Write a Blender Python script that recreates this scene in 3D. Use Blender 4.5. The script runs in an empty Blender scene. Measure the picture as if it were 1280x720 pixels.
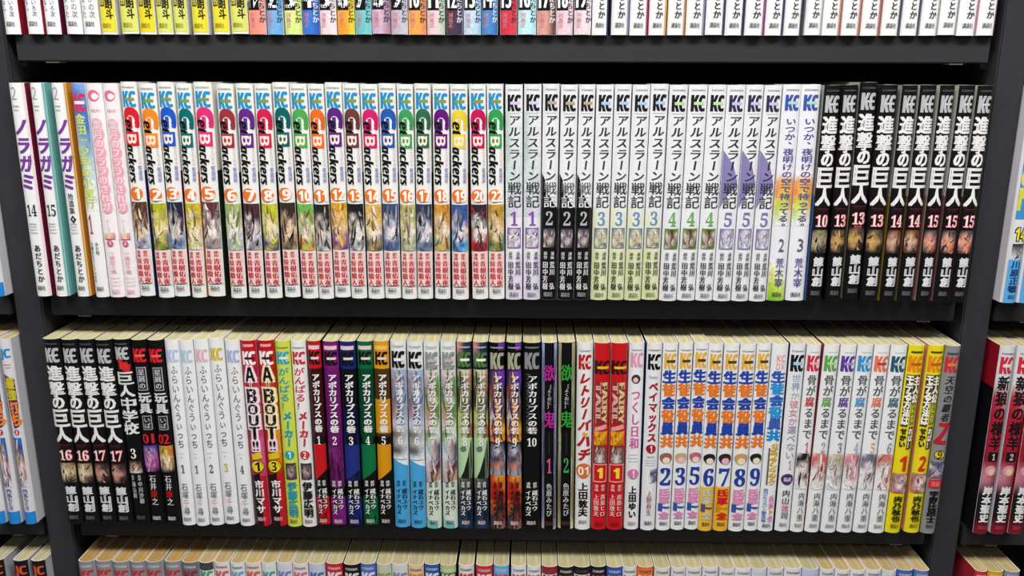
import bpy, math, random
import numpy as np
from mathutils import Matrix, Vector

# ---------------------------------------------------------------- camera
ZO = 1.45                                     # height of the upper shelf's top face above the floor
FPX, PITCH, YAW, ROLL, CX, CD, CH = 1058.7, 0.2460, -0.0157, 0.0024, 0.0065, 0.6799, -0.0304
PITCHZ = 0.2114                               # distance between two shelves
scene = bpy.context.scene
COL = scene.collection

def cam_axes():
    cy, sy = math.cos(YAW), math.sin(YAW)
    f = np.array([sy*math.cos(PITCH), cy*math.cos(PITCH), -math.sin(PITCH)])
    r = np.array([cy, -sy, 0.0]); u = np.cross(r, f)
    cr, sr = math.cos(ROLL), math.sin(ROLL)
    return r*cr+u*sr, -r*sr+u*cr, f
AR, AU, AF = cam_axes()
cam = bpy.data.cameras.new('camera'); cam.sensor_width = 36; cam.lens = FPX/1280*36
cam.clip_start = 0.01
co = bpy.data.objects.new('camera', cam); COL.objects.link(co)
M = Matrix(((AR[0], AU[0], -AF[0], CX), (AR[1], AU[1], -AF[1], -CD), (AR[2], AU[2], -AF[2], CH+ZO), (0, 0, 0, 1)))
co.matrix_world = M
scene.camera = co

# ---------------------------------------------------------------- light
w = bpy.data.worlds.new('room_light'); scene.world = w; w.use_nodes = True
w.node_tree.nodes['Background'].inputs[0].default_value = (0.93, 0.95, 1.0, 1)
w.node_tree.nodes['Background'].inputs[1].default_value = 0.085
def area(name, loc, sx, sy, power, rot, col=(1, 0.985, 0.96)):
    l = bpy.data.lights.new(name, 'AREA'); l.shape = 'RECTANGLE'; l.size = sx; l.size_y = sy
    l.energy = power; l.color = col
    o = bpy.data.objects.new(name, l); COL.objects.link(o); o.location = loc; o.rotation_euler = rot
    return o
area('ceiling_tube_light', (0.05, -0.78, ZO+1.10), 2.2, 0.20, 47, (math.radians(28), 0, 0))
area('aisle_tube_light', (0.0, -2.3, ZO+1.10), 2.4, 0.3, 5, (math.radians(55), 0, 0))
scene.view_settings.view_transform = 'Standard'
scene.view_settings.look = 'None'
scene.view_settings.exposure = 0.0
scene.view_settings.gamma = 1.0

# ---------------------------------------------------------------- materials
def lin(c):
    if isinstance(c, str):
        c = tuple(int(c[i:i+2], 16) for i in (0, 2, 4))
    return tuple(((x/255)/12.92 if x/255 <= 0.04045 else ((x/255+0.055)/1.055)**2.4) for x in c)

def mat_print():
    m = bpy.data.materials.new('printed_paper'); m.use_nodes = True
    n = m.node_tree; b = n.nodes['Principled BSDF']
    a = n.nodes.new('ShaderNodeAttribute'); a.attribute_name = 'Col'
    n.links.new(a.outputs['Color'], b.inputs['Base Color'])
    b.inputs['Roughness'].default_value = 0.42
    b.inputs['Specular IOR Level'].default_value = 0.3
    return m
def mat_pages():
    m = bpy.data.materials.new('page_edges'); m.use_nodes = True
    n = m.node_tree; b = n.nodes['Principled BSDF']
    a = n.nodes.new('ShaderNodeAttribute'); a.attribute_name = 'Col'
    tc = n.nodes.new('ShaderNodeTexCoord'); mp = n.nodes.new('ShaderNodeMapping')
    mp.inputs['Scale'].default_value = (1400, 30, 30)
    no = n.nodes.new('ShaderNodeTexNoise'); no.inputs['Scale'].default_value = 1.0; no.inputs['Detail'].default_value = 2
    cr = n.nodes.new('ShaderNodeMapRange'); cr.inputs[1].default_value = 0.3; cr.inputs[2].default_value = 0.7
    cr.inputs[3].default_value = 0.68; cr.inputs[4].default_value = 1.08
    mx = n.nodes.new('ShaderNodeVectorMath'); mx.operation = 'SCALE'
    n.links.new(tc.outputs['Object'], mp.inputs[0]); n.links.new(mp.outputs[0], no.inputs['Vector'])
    n.links.new(no.outputs['Fac'], cr.inputs[0])
    n.links.new(a.outputs['Color'], mx.inputs[0]); n.links.new(cr.outputs[0], mx.inputs['Scale'])
    n.links.new(mx.outputs[0], b.inputs['Base Color']); b.inputs['Roughness'].default_value = 0.9
    return m
def mat_simple(name, c, rough, noise=0.0, scale=60, metal=0.0):
    m = bpy.data.materials.new(name); m.use_nodes = True
    n = m.node_tree; b = n.nodes['Principled BSDF']; c = lin(c)
    no = n.nodes.new('ShaderNodeTexNoise'); no.inputs['Scale'].default_value = scale; no.inputs['Detail'].default_value = 6
    tc = n.nodes.new('ShaderNodeTexCoord'); n.links.new(tc.outputs['Object'], no.inputs['Vector'])
    r = n.nodes.new('ShaderNodeValToRGB')
    r.color_ramp.elements[0].position = 0.3; r.color_ramp.elements[1].position = 0.7
    r.color_ramp.elements[0].color = tuple(x*(1-noise) for x in c)+(1,)
    r.color_ramp.elements[1].color = tuple(x*(1+noise) for x in c)+(1,)
    n.links.new(no.outputs['Fac'], r.inputs[0]); n.links.new(r.outputs[0], b.inputs['Base Color'])
    bp = n.nodes.new('ShaderNodeBump'); bp.inputs['Strength'].default_value = 0.08; bp.inputs['Distance'].default_value = 0.0005
    no2 = n.nodes.new('ShaderNodeTexNoise'); no2.inputs['Scale'].default_value = 1500
    n.links.new(tc.outputs['Object'], no2.inputs['Vector'])
    n.links.new(no2.outputs['Fac'], bp.inputs['Height']); n.links.new(bp.outputs[0], b.inputs['Normal'])
    b.inputs['Roughness'].default_value = rough; b.inputs['Metallic'].default_value = metal
    b.inputs['Specular IOR Level'].default_value = 0.35
    return m
PRINT = mat_print(); PAGES = mat_pages()
METAL = mat_simple('charcoal_painted_metal', '303035', 0.5, 0.06, 40)
METALB = mat_simple('black_painted_metal', '1c1c1e', 0.6, 0.06, 40)
STEEL = mat_simple('bare_steel', '8a8880', 0.4, 0.1, 200, 0.6)
WALLM = mat_simple('wall_paint', 'c8c6c0', 0.9, 0.04, 8)
FLOORM = mat_simple('floor_vinyl', '8f8c86', 0.5, 0.08, 12)

# ---------------------------------------------------------------- setting
def box_mesh(name, boxes, mat, bevel=0.0):
    import bmesh
    bm = bmesh.new()
    for (x0, x1, y0, y1, z0, z1) in boxes:
        r = bmesh.ops.create_cube(bm, size=1)
        bmesh.ops.scale(bm, vec=(x1-x0, y1-y0, z1-z0), verts=r['verts'])
        bmesh.ops.translate(bm, vec=((x0+x1)/2, (y0+y1)/2, (z0+z1)/2), verts=r['verts'])
    if bevel:
        bmesh.ops.bevel(bm, geom=bm.edges[:], offset=bevel, segments=2, affect='EDGES')
    me = bpy.data.meshes.new(name); bm.to_mesh(me); bm.free(); me.materials.append(mat)
    o = bpy.data.objects.new(name, me); COL.objects.link(o)
    return o
for nm, b, m in (('floor', (-2.5, 2.5, -3.5, 0.26, -0.05, 0), FLOORM), ('wall_back', (-2.5, 2.5, 0.245, 0.35, 0, 2.75), WALLM),
                 ('ceiling', (-2.5, 2.5, -3.5, 0.26, 2.75, 2.8), WALLM)):
    o = box_mesh(nm, [b], m); o['kind'] = 'structure'

# ---------------------------------------------------------------- bookcase
TL, TU, TH = 0.0155, 0.012, 0.0203            # lip plane, upright plane, shelf thickness
UL = (-0.4300, -0.4061); UR = (0.3754, 0.3985)
SHZ = [PITCHZ, 0, -PITCHZ, -2*PITCHZ, -3*PITCHZ, -4*PITCHZ]
case = bpy.data.objects.new('bookcase', None); COL.objects.link(case); case.location = (0, 0, 0)
case['label'] = 'charcoal metal bookcase with flat uprights and thin shelves, filled with comic paperbacks'
case['category'] = 'bookcase'
def part(o, parent):
    o.parent = parent; return o
XS = [-1.215, -0.4300, 0.3754, 1.16]
for x in XS:
    wd = 0.0239 if x < 0 else 0.0231
    u = part(box_mesh('upright', [(x, x+wd, TU, 0.2300, 0.0, 2.0)], METAL, 0.0012), case)
for bay in range(3):
    x0 = XS[bay]+(0.0239 if XS[bay] < 0 else 0.0231)+0.0055; x1 = XS[bay+1]-0.0055
    part(box_mesh('back_panel', [(x0-0.0054, x1+0.0054, 0.2302, 0.2330, 0.05, 2.0)], METALB), case)
    for z in SHZ:
        s = part(box_mesh('shelf', [(x0, x1, TL, 0.2298, ZO+z-TH, ZO+z)], METAL, 0.0008), case)
        part(box_mesh('bracket', [(x0-0.0052, x0-0.0002, TL+0.012, 0.20, ZO+z-TH-0.004, ZO+z-0.003)], METALB), s)
        part(box_mesh('bracket', [(x1+0.0002, x1+0.0052, TL+0.012, 0.20, ZO+z-TH-0.004, ZO+z-0.003)], METALB), s)
        for xx in (x0+0.022, x1-0.030):
            part(box_mesh('clip', [(xx, xx+0.011, TL+0.001, TL+0.012, ZO+z-TH-0.0012, ZO+z-TH+0.0002)], STEEL), s)

# ---------------------------------------------------------------- lettering
GC = {}
def glyph(s):
    if s in GC: return GC[s]
    c = bpy.data.curves.new('t', 'FONT'); c.body = s; c.resolution_u = 2; c.fill_mode = 'FRONT'
    o = bpy.data.objects.new('t', c); COL.objects.link(o)
    bpy.context.view_layer.update()
    dg = bpy.context.evaluated_depsgraph_get(); ev = o.evaluated_get(dg); me = ev.to_mesh()
    n = len(me.vertices); v = np.empty(n*3, np.float32); me.vertices.foreach_get('co', v); v = v.reshape(-1, 3)[:, :2].copy()
    f = [tuple(p.vertices) for p in me.polygons]
    ev.to_mesh_clear(); bpy.data.objects.remove(o); bpy.data.curves.remove(c)
    if n: v, f = cut(v, f, 0.13 if len(s) < 3 else 0, 0.13 if len(s) < 3 or ord(s[0]) > 0x1D000 else 0)
    GC[s] = (v, f); return GC[s]
def cut(v, f, sx, sy):
    """slice flat polygons into narrow strips so that they can follow a curved spine"""
    import bmesh
    bm = bmesh.new(); vs = [bm.verts.new((float(a), float(b), 0)) for a, b in v]
    for q in f:
        try: bm.faces.new([vs[i] for i in q])
        except ValueError: pass
    lo, hi = v.min(0), v.max(0)
    for ax, st in ((0, sx), (1, sy)):
        if not st: continue
        k = math.floor(lo[ax]/st)+1
        while k*st < hi[ax]:
            p = [0, 0, 0]; p[ax] = k*st; nn = [0, 0, 0]; nn[ax] = 1
            bmesh.ops.bisect_plane(bm, geom=bm.verts[:]+bm.edges[:]+bm.faces[:], plane_co=p, plane_no=nn, dist=1e-5); k += 1
    bm.verts.index_update()
    v = np.array([(a.co.x, a.co.y) for a in bm.verts]); f = [tuple(a.index for a in q.verts) for q in bm.faces]
    bm.free(); return v, f
def sub(s, up, lo, dg):
    r = ''
    for ch in s:
        if 'A' <= ch <= 'Z' and up: r += chr(up+ord(ch)-65)
        elif 'a' <= ch <= 'z' and lo: r += chr(lo+ord(ch)-97)
        elif '0' <= ch <= '9' and dg: r += chr(dg+ord(ch)-48)
        else: r += ch
    return r
SB = lambda s: sub(s, 0x1D5D4, 0x1D5EE, 0x1D7EC)      # heavy sans
SI = lambda s: sub(s, 0x1D63C, 0x1D656, 0x1D7EC)      # heavy slanted sans
SF = lambda s: sub(s, 0x1D400, 0x1D41A, 0x1D7CE)      # serif

H = 0.174; BUL = 0.0030; DEP = 0.112
def ybul(u): return BUL*np.minimum(np.abs(2*u), 1.0)**2.6

class Book:
    def __init__(s, w, bg='f2f2f2', left=None, right=None, split=None, top=None):
        s.w = w; s.bg = bg; s.left = left or bg; s.right = right or bg; s.parts = {}; s.k = 0
        s.split = split; s.top = top or 'f4f1e6'; s.page = 'cdc397'; s.pagerand = True
    def add(s, part, P, F, C):        # P: (u,v) array, C: one colour or per-vertex array
        s.k += 1
        u = np.clip(P[:, 0], -0.497, 0.497); v = np.clip(P[:, 1], 0.001, 0.999)
        X = np.stack([u*s.w, ybul(u)-0.00012-0.00002*s.k, (1-v)*H], 1)
        if not isinstance(C, np.ndarray): C = np.tile(np.array(lin(C)), (len(P), 1))
        pv, pf, pc, n = s.parts.setdefault(part, [[], [], [], 0])
        pv.append(X); pf.extend([tuple(i+n for i in f) for f in F]); pc.append(C); s.parts[part][3] += len(P)
    def rect(s, u0, u1, v0, v1, c, part='spine_panel', v1b=None, v0b=None):
        if part == 'spine_panel': part += '#%d' % s.k
        n = 14; P = []; v1b = v1 if v1b is None else v1b; v0b = v0 if v0b is None else v0b
        for i in range(n+1):
            t = i/n; u = u0+(u1-u0)*t; P += [(u, v0+(v0b-v0)*t), (u, v1+(v1b-v1)*t)]
        F = [(2*i, 2*i+1, 2*i+3, 2*i+2) for i in range(n)]
        s.add(part, np.array(P), F, c)
    def ell(s, u, v, ru, c, part='number_badge', k=1.0):
        rv = ru*s.w/H*k; n = 20; P = [(u, v)]; F = []
        for ring in (0.25, 0.5, 0.75, 1.0):
            P += [(u+ru*ring*math.cos(2*math.pi*i/n), v+rv*ring*math.sin(2*math.pi*i/n)) for i in range(n)]
        for i in range(n):
            j = (i+1) % n
            F += [(0, 1+j, 1+i)]+[(1+i+n*q, 1+j+n*q, 1+n+j+n*q, 1+n+i+n*q) for q in range(3)]
        s.add(part, np.array(P), F, c)
    def poly(s, pts, c, part='spine_panel'):
        if part == 'spine_panel': part += '#%d' % s.k
        P, F = cut(np.array(pts, float), [tuple(range(len(pts)))[::-1]], 0.08, 0); s.add(part, P, F, c)
    def art(s, v0, v1, rows, part='cover_art', u0=-0.49, u1=0.49, noise=0.16, seed=1, nv=None):
        if part == 'cover_art': part += '#%d' % s.k
        A = np.array([[lin(c) for c in r.split()] for r in rows]) if isinstance(rows[0], str) else np.array(rows)
        R, Cn = A.shape[:2]; nu = 14; nv = nv or max(8, int((v1-v0)*H/0.0011)); strokes = int(noise > 0.18)*int(6+(v1-v0)*50)
        rng = np.random.RandomState(seed*7+3)
        N = rng.rand(nv+1, nu+1); N2 = (N+np.roll(N, 1, 0)+np.roll(N, 1, 1)+np.roll(N, 2, 0))/4; N = 0.35*N+0.65*N2
        P = []; C = []
        for i in range(nv+1):
            for j in range(nu+1):
                P.append((u0+(u1-u0)*j/nu, v0+(v1-v0)*i/nv))
                a = i/nv*(R-1) if R > 1 else 0; b = j/nu*(Cn-1) if Cn > 1 else 0
                a0 = min(int(a), R-1); b0 = min(int(b), Cn-1); a1 = min(a0+1, R-1); b1 = min(b0+1, Cn-1)
                fa = a-a0; fb = b-b0; fa = fa*fa*(3-2*fa)
                c = (A[a0, b0]*(1-fa)*(1-fb)+A[a1, b0]*fa*(1-fb)+A[a0, b1]*(1-fa)*fb+A[a1, b1]*fa*fb)
                C.append(np.clip(c*(1+noise*4*(N[i, j]-0.5)), 0, 0.95))
        q = nu+1
        F = [(i*q+j, (i+1)*q+j, (i+1)*q+j+1, i*q+j+1) for i in range(nv) for j in range(nu)]
        C = np.array(C); s.add(part, np.array(P), F, C)
        for k in range(strokes):                     # crisp brush marks in the darker and lighter hues of the panel
            a = rng.rand()*0.86+0.07; e = rng.rand()*0.8+0.1; g = rng.rand()*0.9-0.45; ln = 0.16+0.3*rng.rand(); th = 0.035+0.05*rng.rand()
            base = C[rng.randint(len(C))]; col = np.clip(base*(0.45, 0.72, 1.15, 0.3)[k % 4], 0, 0.88)
            Q = []
            for i in range(6):
                t = i/5; uu = e+(t-0.5)*ln*math.sin(g*3.1); vv = a+(t-0.5)*ln*math.cos(g*3.1)+0.05*math.sin(t*3.1); wv = th*math.sin(math.pi*(0.1+0.8*t))
                uu = min(max(uu, 0.02), 0.98); vv = min(max(vv, 0.02), 0.98)
                Q += [(u0+(u1-u0)*min(max(uu-wv, 0.01), 0.99), v0+(v1-v0)*vv), (u0+(u1-u0)*min(uu+wv, 0.99), v0+(v1-v0)*min(vv+0.006, 0.99))]
            s.add(part, np.array(Q), [(2*i, 2*i+1, 2*i+3, 2*i+2) for i in range(5)], np.tile(col, (12, 1)))
    def put(s, part, v, f, mapf, c, bold, heavy):
        offs = [(0, 0)] if not bold else ([(-bold, 0), (bold, 0)] if not heavy else [(-bold, -bold*.6), (bold, -bold*.6), (-bold, bold*.6), (bold, bold*.6)])
        if bold > 0.05: offs = offs+[(0, 0)]
        P = []; F = []; n = 0
        for dx, dy in offs:
            P.append(mapf(v+np.array([dx, dy]))); F += [tuple(i+n for i in q) for q in f]; n += len(v)
        s.add(part, np.concatenate(P), F, c)
    def h(s, part, text, u0, u1, v0, v1, c, bold=0, heavy=False, skew=0, rot=False):
        v, f = glyph(text)
        if not len(v): return
        v = v.copy(); v[:, 0] += skew*v[:, 1]
        a = v.min(0); b = v.max(0); sz = np.maximum(b-a, 1e-4)
        if rot:
            g = lambda q: np.stack([u0+(q[:, 1]-a[1])/sz[1]*(u1-u0), v0+(q[:, 0]-a[0])/sz[0]*(v1-v0)], 1)
        else:
            g = lambda q: np.stack([u0+(q[:, 0]-a[0])/sz[0]*(u1-u0), v1-(q[:, 1]-a[1])/sz[1]*(v1-v0)], 1)
        s.put(part, v, f, g, c, bold, heavy)
    def r(s, part, text, u0, u1, v0, v1, c, **k): s.h(part, text, u0, u1, v0, v1, c, rot=True, **k)
    def v(s, part, text, uc, wd, v0, v1, c, bold=0, heavy=False, skew=0, box=False, cols=None):
        n = len(text); ch = (v1-v0)/n
        for i, t in enumerate(text):
            if t in ' 　': continue
            cc = cols[i % len(cols)] if cols else c
            g, f = glyph(t)
            if not len(g): continue
            if t in 'ー-〜｜—':
                g = np.stack([g[:, 1]+0.12, 0.88-g[:, 0]], 1)
            if box:
                a = g.min(0); b = g.max(0); sz = np.maximum(b-a, 0.25); m = (a+b)/2
                mp = lambda q, m=m, sz=sz, i=i: np.stack([uc+(q[:, 0]-m[0]+skew*(q[:, 1]-m[1]))/sz[0]*wd, v0+(i+.5)*ch-(q[:, 1]-m[1])/sz[1]*ch*0.93], 1)
            else:
                ox, oy = (0.35, 0.45) if t in '、。' else (0, 0)
                mp = lambda q, i=i, ox=ox, oy=oy: np.stack([uc+(q[:, 0]-0.5+ox+skew*(q[:, 1]-.38))*wd, v0+(i+.5)*ch-(q[:, 1]-0.38+oy)*ch*1.0], 1)
            s.put(part, g, f, mp, cc, bold, heavy)
    # --- recurring marks
    def kc(s, c, bar=None, v0=0.045, v1=0.115, u0=-0.34, u1=0.36, tiny=None, tv=0.024):
        s.h('imprint_logo', SB('K'), u0, (u0+u1)/2+0.01, v0, v1, c, bold=0.05)
        s.h('imprint_logo', SB('C'), (u0+u1)/2+0.045, u1+0.01, v0, v1, c, bold=0.06)
        if bar: s.rect(u0+0.12, u1-0.03, v0+(v1-v0)*0.42, v0+(v1-v0)*0.60, bar, 'imprint_logo')
        if tiny: s.h('imprint_lettering', 'KODANSHA', u0, u1, tv-0.004, tv+0.004, tiny, bold=0.03)
    def pub(s, c, v=0.957, u0=-0.28, u1=0.28, hgt=0.011):
        s.h('publisher_lettering', '講談社', u0, u1, v-hgt, v+hgt, c, bold=0.02)
    def two(s, left, right, v0, v1, c, hl=None, hr=None, hv=None, cols=(-0.23, 0.2), wd=0.36, bold=0.03):
        s.v('author_lettering', left, cols[0], wd, v0, v0+(v1-v0)*len(left)/max(len(left), len(right)), c, bold=bold)
        s.v('author_lettering', right, cols[1], wd, v0, v0+(v1-v0)*len(right)/max(len(left), len(right)), c, bold=bold)
        if hl:
            s.v('author_lettering', hl, cols[0], wd*0.7, hv[0], hv[1], c, bold=0.02)
            s.v('author_lettering', hr, cols[1], wd*0.7, hv[0], hv[1], c, bold=0.02)

def make_mesh(name, V, F, C, mat):
    me = bpy.data.meshes.new(name); me.from_pydata(V.tolist(), [], F); me.materials.append(mat)
    a = me.color_attributes.new('Col', 'FLOAT_COLOR', 'POINT')
    cc = np.ones((len(V), 4), np.float32); cc[:, :3] = C; a.data.foreach_set('color', cc.ravel())
    me.update()
    return me
RNG = random.Random(5)
def finish(bk, loc, lean, label, group):
    """turn a Book into objects: an Empty at the foot of the spine, cover, page block, printing"""
    root = bpy.data.objects.new('comic_book', None); COL.objects.link(root)
    root.location = loc; root.rotation_euler = (0, lean, 0)
    root['label'] = label; root['category'] = 'book'; root['group'] = group
    root.empty_display_size = 0.02
    w = bk.w; th = 0.00045; n = 16
    us = [-0.5+i/n for i in range(n+1)]
    outer = [(-w/2, DEP)]+[(u*w, float(ybul(u))) for u in us]+[(w/2, DEP)]
    inner = [(-w/2+th, DEP)]+[(u*(w-2*th), float(ybul(u))+th) for u in us]+[(w/2-th, DEP)]
    zs = [0, H] if bk.split is None else [0, H*(1-bk.split), H]
    V = []; F = []; C = []
    def quad(p, c):
        k = len(V); V.extend(p); F.append((k, k+1, k+2, k+3)); C.extend([c]*4)
    L = lin(bk.left); R = lin(bk.right); B = lin(bk.bg); W = lin('ecebe4'); RIM = lin(bk.top)
    m = len(outer)
    for i in range(m-1):
        for k in range(len(zs)-1):
            z0, z1 = zs[k], zs[k+1]
            if i == 0: c = L if (bk.split is None or k == 0) else (lin(bk.lefttop) if hasattr(bk, 'lefttop') else W)
            elif i == m-2: c = R if (bk.split is None or k == 0) else W
            else: c = B
            a, b = outer[i], outer[i+1]
            quad([(a[0], a[1], z0), (b[0], b[1], z0), (b[0], b[1], z1), (a[0], a[1], z1)], c)
        a, b, c2, d = outer[i], outer[i+1], inner[i+1], inner[i]
        quad([(a[0], a[1], H), (b[0], b[1], H), (c2[0], c2[1], H), (d[0], d[1], H)], RIM)
        quad([(a[0], a[1], 0), (d[0], d[1], 0), (c2[0], c2[1], 0), (b[0], b[1], 0)], RIM)
        quad([(d[0], d[1], 0), (d[0], d[1], H), (c2[0], c2[1], H), (c2[0], c2[1], 0)], W)
    for (a, d) in ((outer[0], inner[0]), (outer[-1], inner[-1])):
        quad([(a[0], a[1], 0), (a[0], a[1], H), (d[0], d[1], H), (d[0], d[1], 0)], W)
    o = bpy.data.objects.new('cover', make_mesh('cover', np.array(V), F, np.array(C), PRINT)); COL.objects.link(o); o.parent = root
    # page block, a little lower than the cover
    ht = H-RNG.uniform(0.0004, 0.0012)
    pin = [(x*0.985, y+0.0002) for x, y in inner]
    pin[0] = (pin[0][0], DEP-0.001); pin[-1] = (pin[-1][0], DEP-0.001)
    pc = np.array(lin(bk.page))*RNG.uniform(0.88, 1.05)
    V = [(x, y, 0.0008) for x, y in pin]+[(x, y, ht) for x, y in pin]
    m = len(pin); F = [tuple(range(m))[::-1], tuple(range(m, 2*m))]+[(i, (i+1) % m, m+(i+1) % m, m+i) for i in range(m)]
    o = bpy.data.objects.new('page_block', make_mesh('page_block', np.array(V), F, np.tile(pc, (len(V), 1)), PAGES)); COL.objects.link(o); o.parent = root
    for nm, (pv, pf, pcs, _) in bk.parts.items():
        nm = nm.split('#')[0]
        o = bpy.data.objects.new(nm, make_mesh(nm, np.concatenate(pv), pf, np.concatenate(pcs), PRINT)); COL.objects.link(o); o.parent = root
    return root

# ---------------------------------------------------------------- spine designs
def blob(b, v0, v1, hair, skin, cloth, seed, bgc=None, u0=-0.49, u1=0.49):
    """abstract colour-wash panel in the hues of the printed picture"""
    e = bgc or hair
    b.art(v0, v1, [f'{hair} {hair} {e} {hair}', f'{hair} {e} {hair} {hair}', f'{hair} {skin} {hair} {e}', f'{skin} {hair} {skin} {hair}',
                   f'{e} {skin} {skin} {skin}', f'{cloth} {skin} {skin} {cloth}', f'{cloth} {cloth} {e} {cloth}', f'{cloth} {e} {cloth} {cloth}'], seed=seed, noise=0.3, u0=u0, u1=u1)

def white_purple(w, num, side, third=False, author_only=False):
    b = Book(w, 'f0f0f0', left='f0eef2', right=side)
    b.h('imprint_logo', '２', -0.33, 0.02, 0.018, 0.075, 'a8a8b0', bold=0.02)
    b.h('imprint_lettering', 'KODANSHA', -0.35, 0.1, 0.10, 0.109, '909090', bold=0.02); b.h('imprint_lettering', 'COMICS', -0.3, 0.05, 0.118, 0.126, '909090', bold=0.02)
    b.v('title_lettering', 'ノラガミ', 0.02, 0.92, 0.155, 0.49, '7b3a9c', bold=0.05, heavy=True, skew=0.15)
    if third:
        b.v('title_lettering', '拾遺集', 0.0, 0.42, 0.50, 0.60, '333333', bold=0.01)
        b.poly([(0, 0.605), (0.22, 0.625), (0, 0.645), (-0.22, 0.625)], '111111', 'number_badge'); b.h('volume_number', '壱', -0.08, 0.08, 0.618, 0.632, 'ffffff')
    else:
        b.h('volume_number', SF(str(num)), -0.3, 0.32, 0.555, 0.61, '2a2a30')
    for i, t in enumerate(('Adachitoka', 'Monthly', 'Magazine', 'Comics')):
        b.h('imprint_lettering', t, -0.3, 0.22, 0.642+i*0.014, 0.651+i*0.014, '8a8a92', bold=0.01)
    b.v('author_lettering', 'あだちとか', 0.05, 0.46, 0.745, 0.93, '2e2e36', bold=0.03)
    b.rect(0.42, 0.5, 0.001, 0.999, side, 'spine_panel') if side in ('d9a033',) else b.rect(0.4, 0.5, 0.001, 0.999, 'f3dcdf' if side == '7a1038' else side, 'spine_panel')
    b.pub('44444c', 0.957, -0.3, 0.24)
    return b

def detective(w):
    b = Book(w, 'f0f0f0', left='e8b050', right='f0f0f0')
    b.art(0, 0.58, ['5f84c8 6f9ad8 86b0e0', '3f68b8 3460b0 5888c8', '9ab8d8 5f8fd0 3f70b8', 'c8d8d8 8fb0b8 7aa0c0', '3c4a30 c8dcd0 c0d8e0', '506038 d0e0d0 e0ece4', 'f0f0f0 f0f0f0 f0f0f0'], seed=3)
    b.kc('d8305a', 'f8e8f0', 0.045, 0.125, -0.42, 0.42)
    b.v('title_lettering', '金田一少年の小旅行', -0.02, 0.72, 0.135, 0.57, 'd8e070', bold=0.035, heavy=True)
    b.h('volume_number', SF('1'), -0.28, 0.0, 0.60, 0.69, 'b0407a')
    b.two('天樹征丸さとうふみや', 'あわ箱', 0.73, 0.93, '44444a', cols=(-0.26, 0.14), wd=0.24, bold=0.015)
    b.pub('333333')
    return b

def pink_title(w, n):
    b = Book(w, 'f3ecee', right='f0e8ea')
    b.ell(-0.02, 0.055, 0.36, 'e8708c', 'imprint_logo'); b.ell(0.06, 0.058, 0.2, 'f6eef0', 'imprint_logo'); b.rect(0.0, 0.3, 0.052, 0.063, 'f6eef0', 'imprint_logo')
    b.h('imprint_lettering', 'KISS KC', -0.25, 0.3, 0.115, 0.128, 'd88a9c', bold=0.02)
    for i in range(10): b.ell(0.02+0.03*((i % 2)*2-1), 0.185+i*0.042, 0.33, 'f2a8b8', 'title_lettering', 1.3)
    b.v('title_lettering', '葉月のフララのされガ', 0.02, 0.6, 0.165, 0.585, 'fbe6ea', bold=0.03, heavy=True)
    b.v('title_lettering', 'デートラン', 0, 0.22, 0.62, 0.70, 'e0a0b0')
    b.art(0.705-0.02, 0.735-0.02, ['e8c8b8 f0d8c8 d8a090', 'd89080 f0c8b8 c87878'], u0=-0.35, u1=0.35, seed=n)
    b.ell(0, 0.735, 0.2, 'd85a80'); b.h('volume_number', SB(str(n)), -0.06, 0.06, 0.728, 0.743, 'ffffff')
    b.v('author_lettering', '一綾好千織', 0.03, 0.36, 0.77, 0.88, 'e08aa0')
    for i in range(3): b.rect(-0.3, 0.36, 0.90+i*0.018, 0.902+i*0.018, 'eab8c4', 'publisher_lettering')
    b.pub('eab0be', 0.967)
    return b

GB = {1: ('dc1e2d', '5f3a26', 'e8cba8', 'bccbe4', '2a2468'), 2: ('f58c1e', 'bcbc28', 'f0d8b0', '4a6448', '20205c'), 3: ('1e5ac8', '23283c', 'e8d8d0', '88a4d4', '6e0f19'),
      4: ('006e6e', 'd7be28', 'f0dcb8', 'd8e0d8', 'e8902a'), 5: ('e13278', '6e323c', 'f0e0d8', 'a8a8a8', '143214'), 6: ('a0323c', 'a8b870', 'f0e8dc', 'b8c0c4', '201414'),
      7: ('64288c', '4e3038', 'e8dcdc', 'b0b0b8', '201414'), 8: ('d71e50', 'c8c83c', 'f0dcc0', '505068', '281010'), 9: ('006464', '3c2e2a', 'e8c8a8', 'a08870', '3c0f19'),
      10: ('50aa50', '78be5a', 'f0dcc8', 'e6963c', '141414'), 11: ('f06e1e', '28232a', 'd8c8c0', 'd0d0d4', '141414'), 12: ('5f2382', 'dcaa3c', 'f0c898', '6e3296', '141414'),
      13: ('6e3c3c', '1e1e22', 'e8dcd4', 'e4e4e4', '141414'), 14: ('d71e6e', 'dcb45a', 'f0dcc8', '50505a', '141430'), 15: ('285ab4', '3c5082', 'e0d8d8', '5a6e96', '141414'),
      16: ('3ca05a', 'beb478', 'ecdcc4', '9aa89a', '141414'), 17: ('2d6e4b', '323c5a', 'e4dce0', '7888a4', '141414'), 18: ('641478', 'dc963c', 'f0dcc4', '96aa78', '7c1c1c'),
      19: ('ebd23c', '3c5aa0', 'e8d8cc', '5aaad2', 'd8782a'), 20: ('c8145a', '3c2832', 'f0ece8', 'b41e28', '141414'), 22: ('32a050', 'be963c', 'e8d0b0', '3c825a', '206090')}
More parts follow.
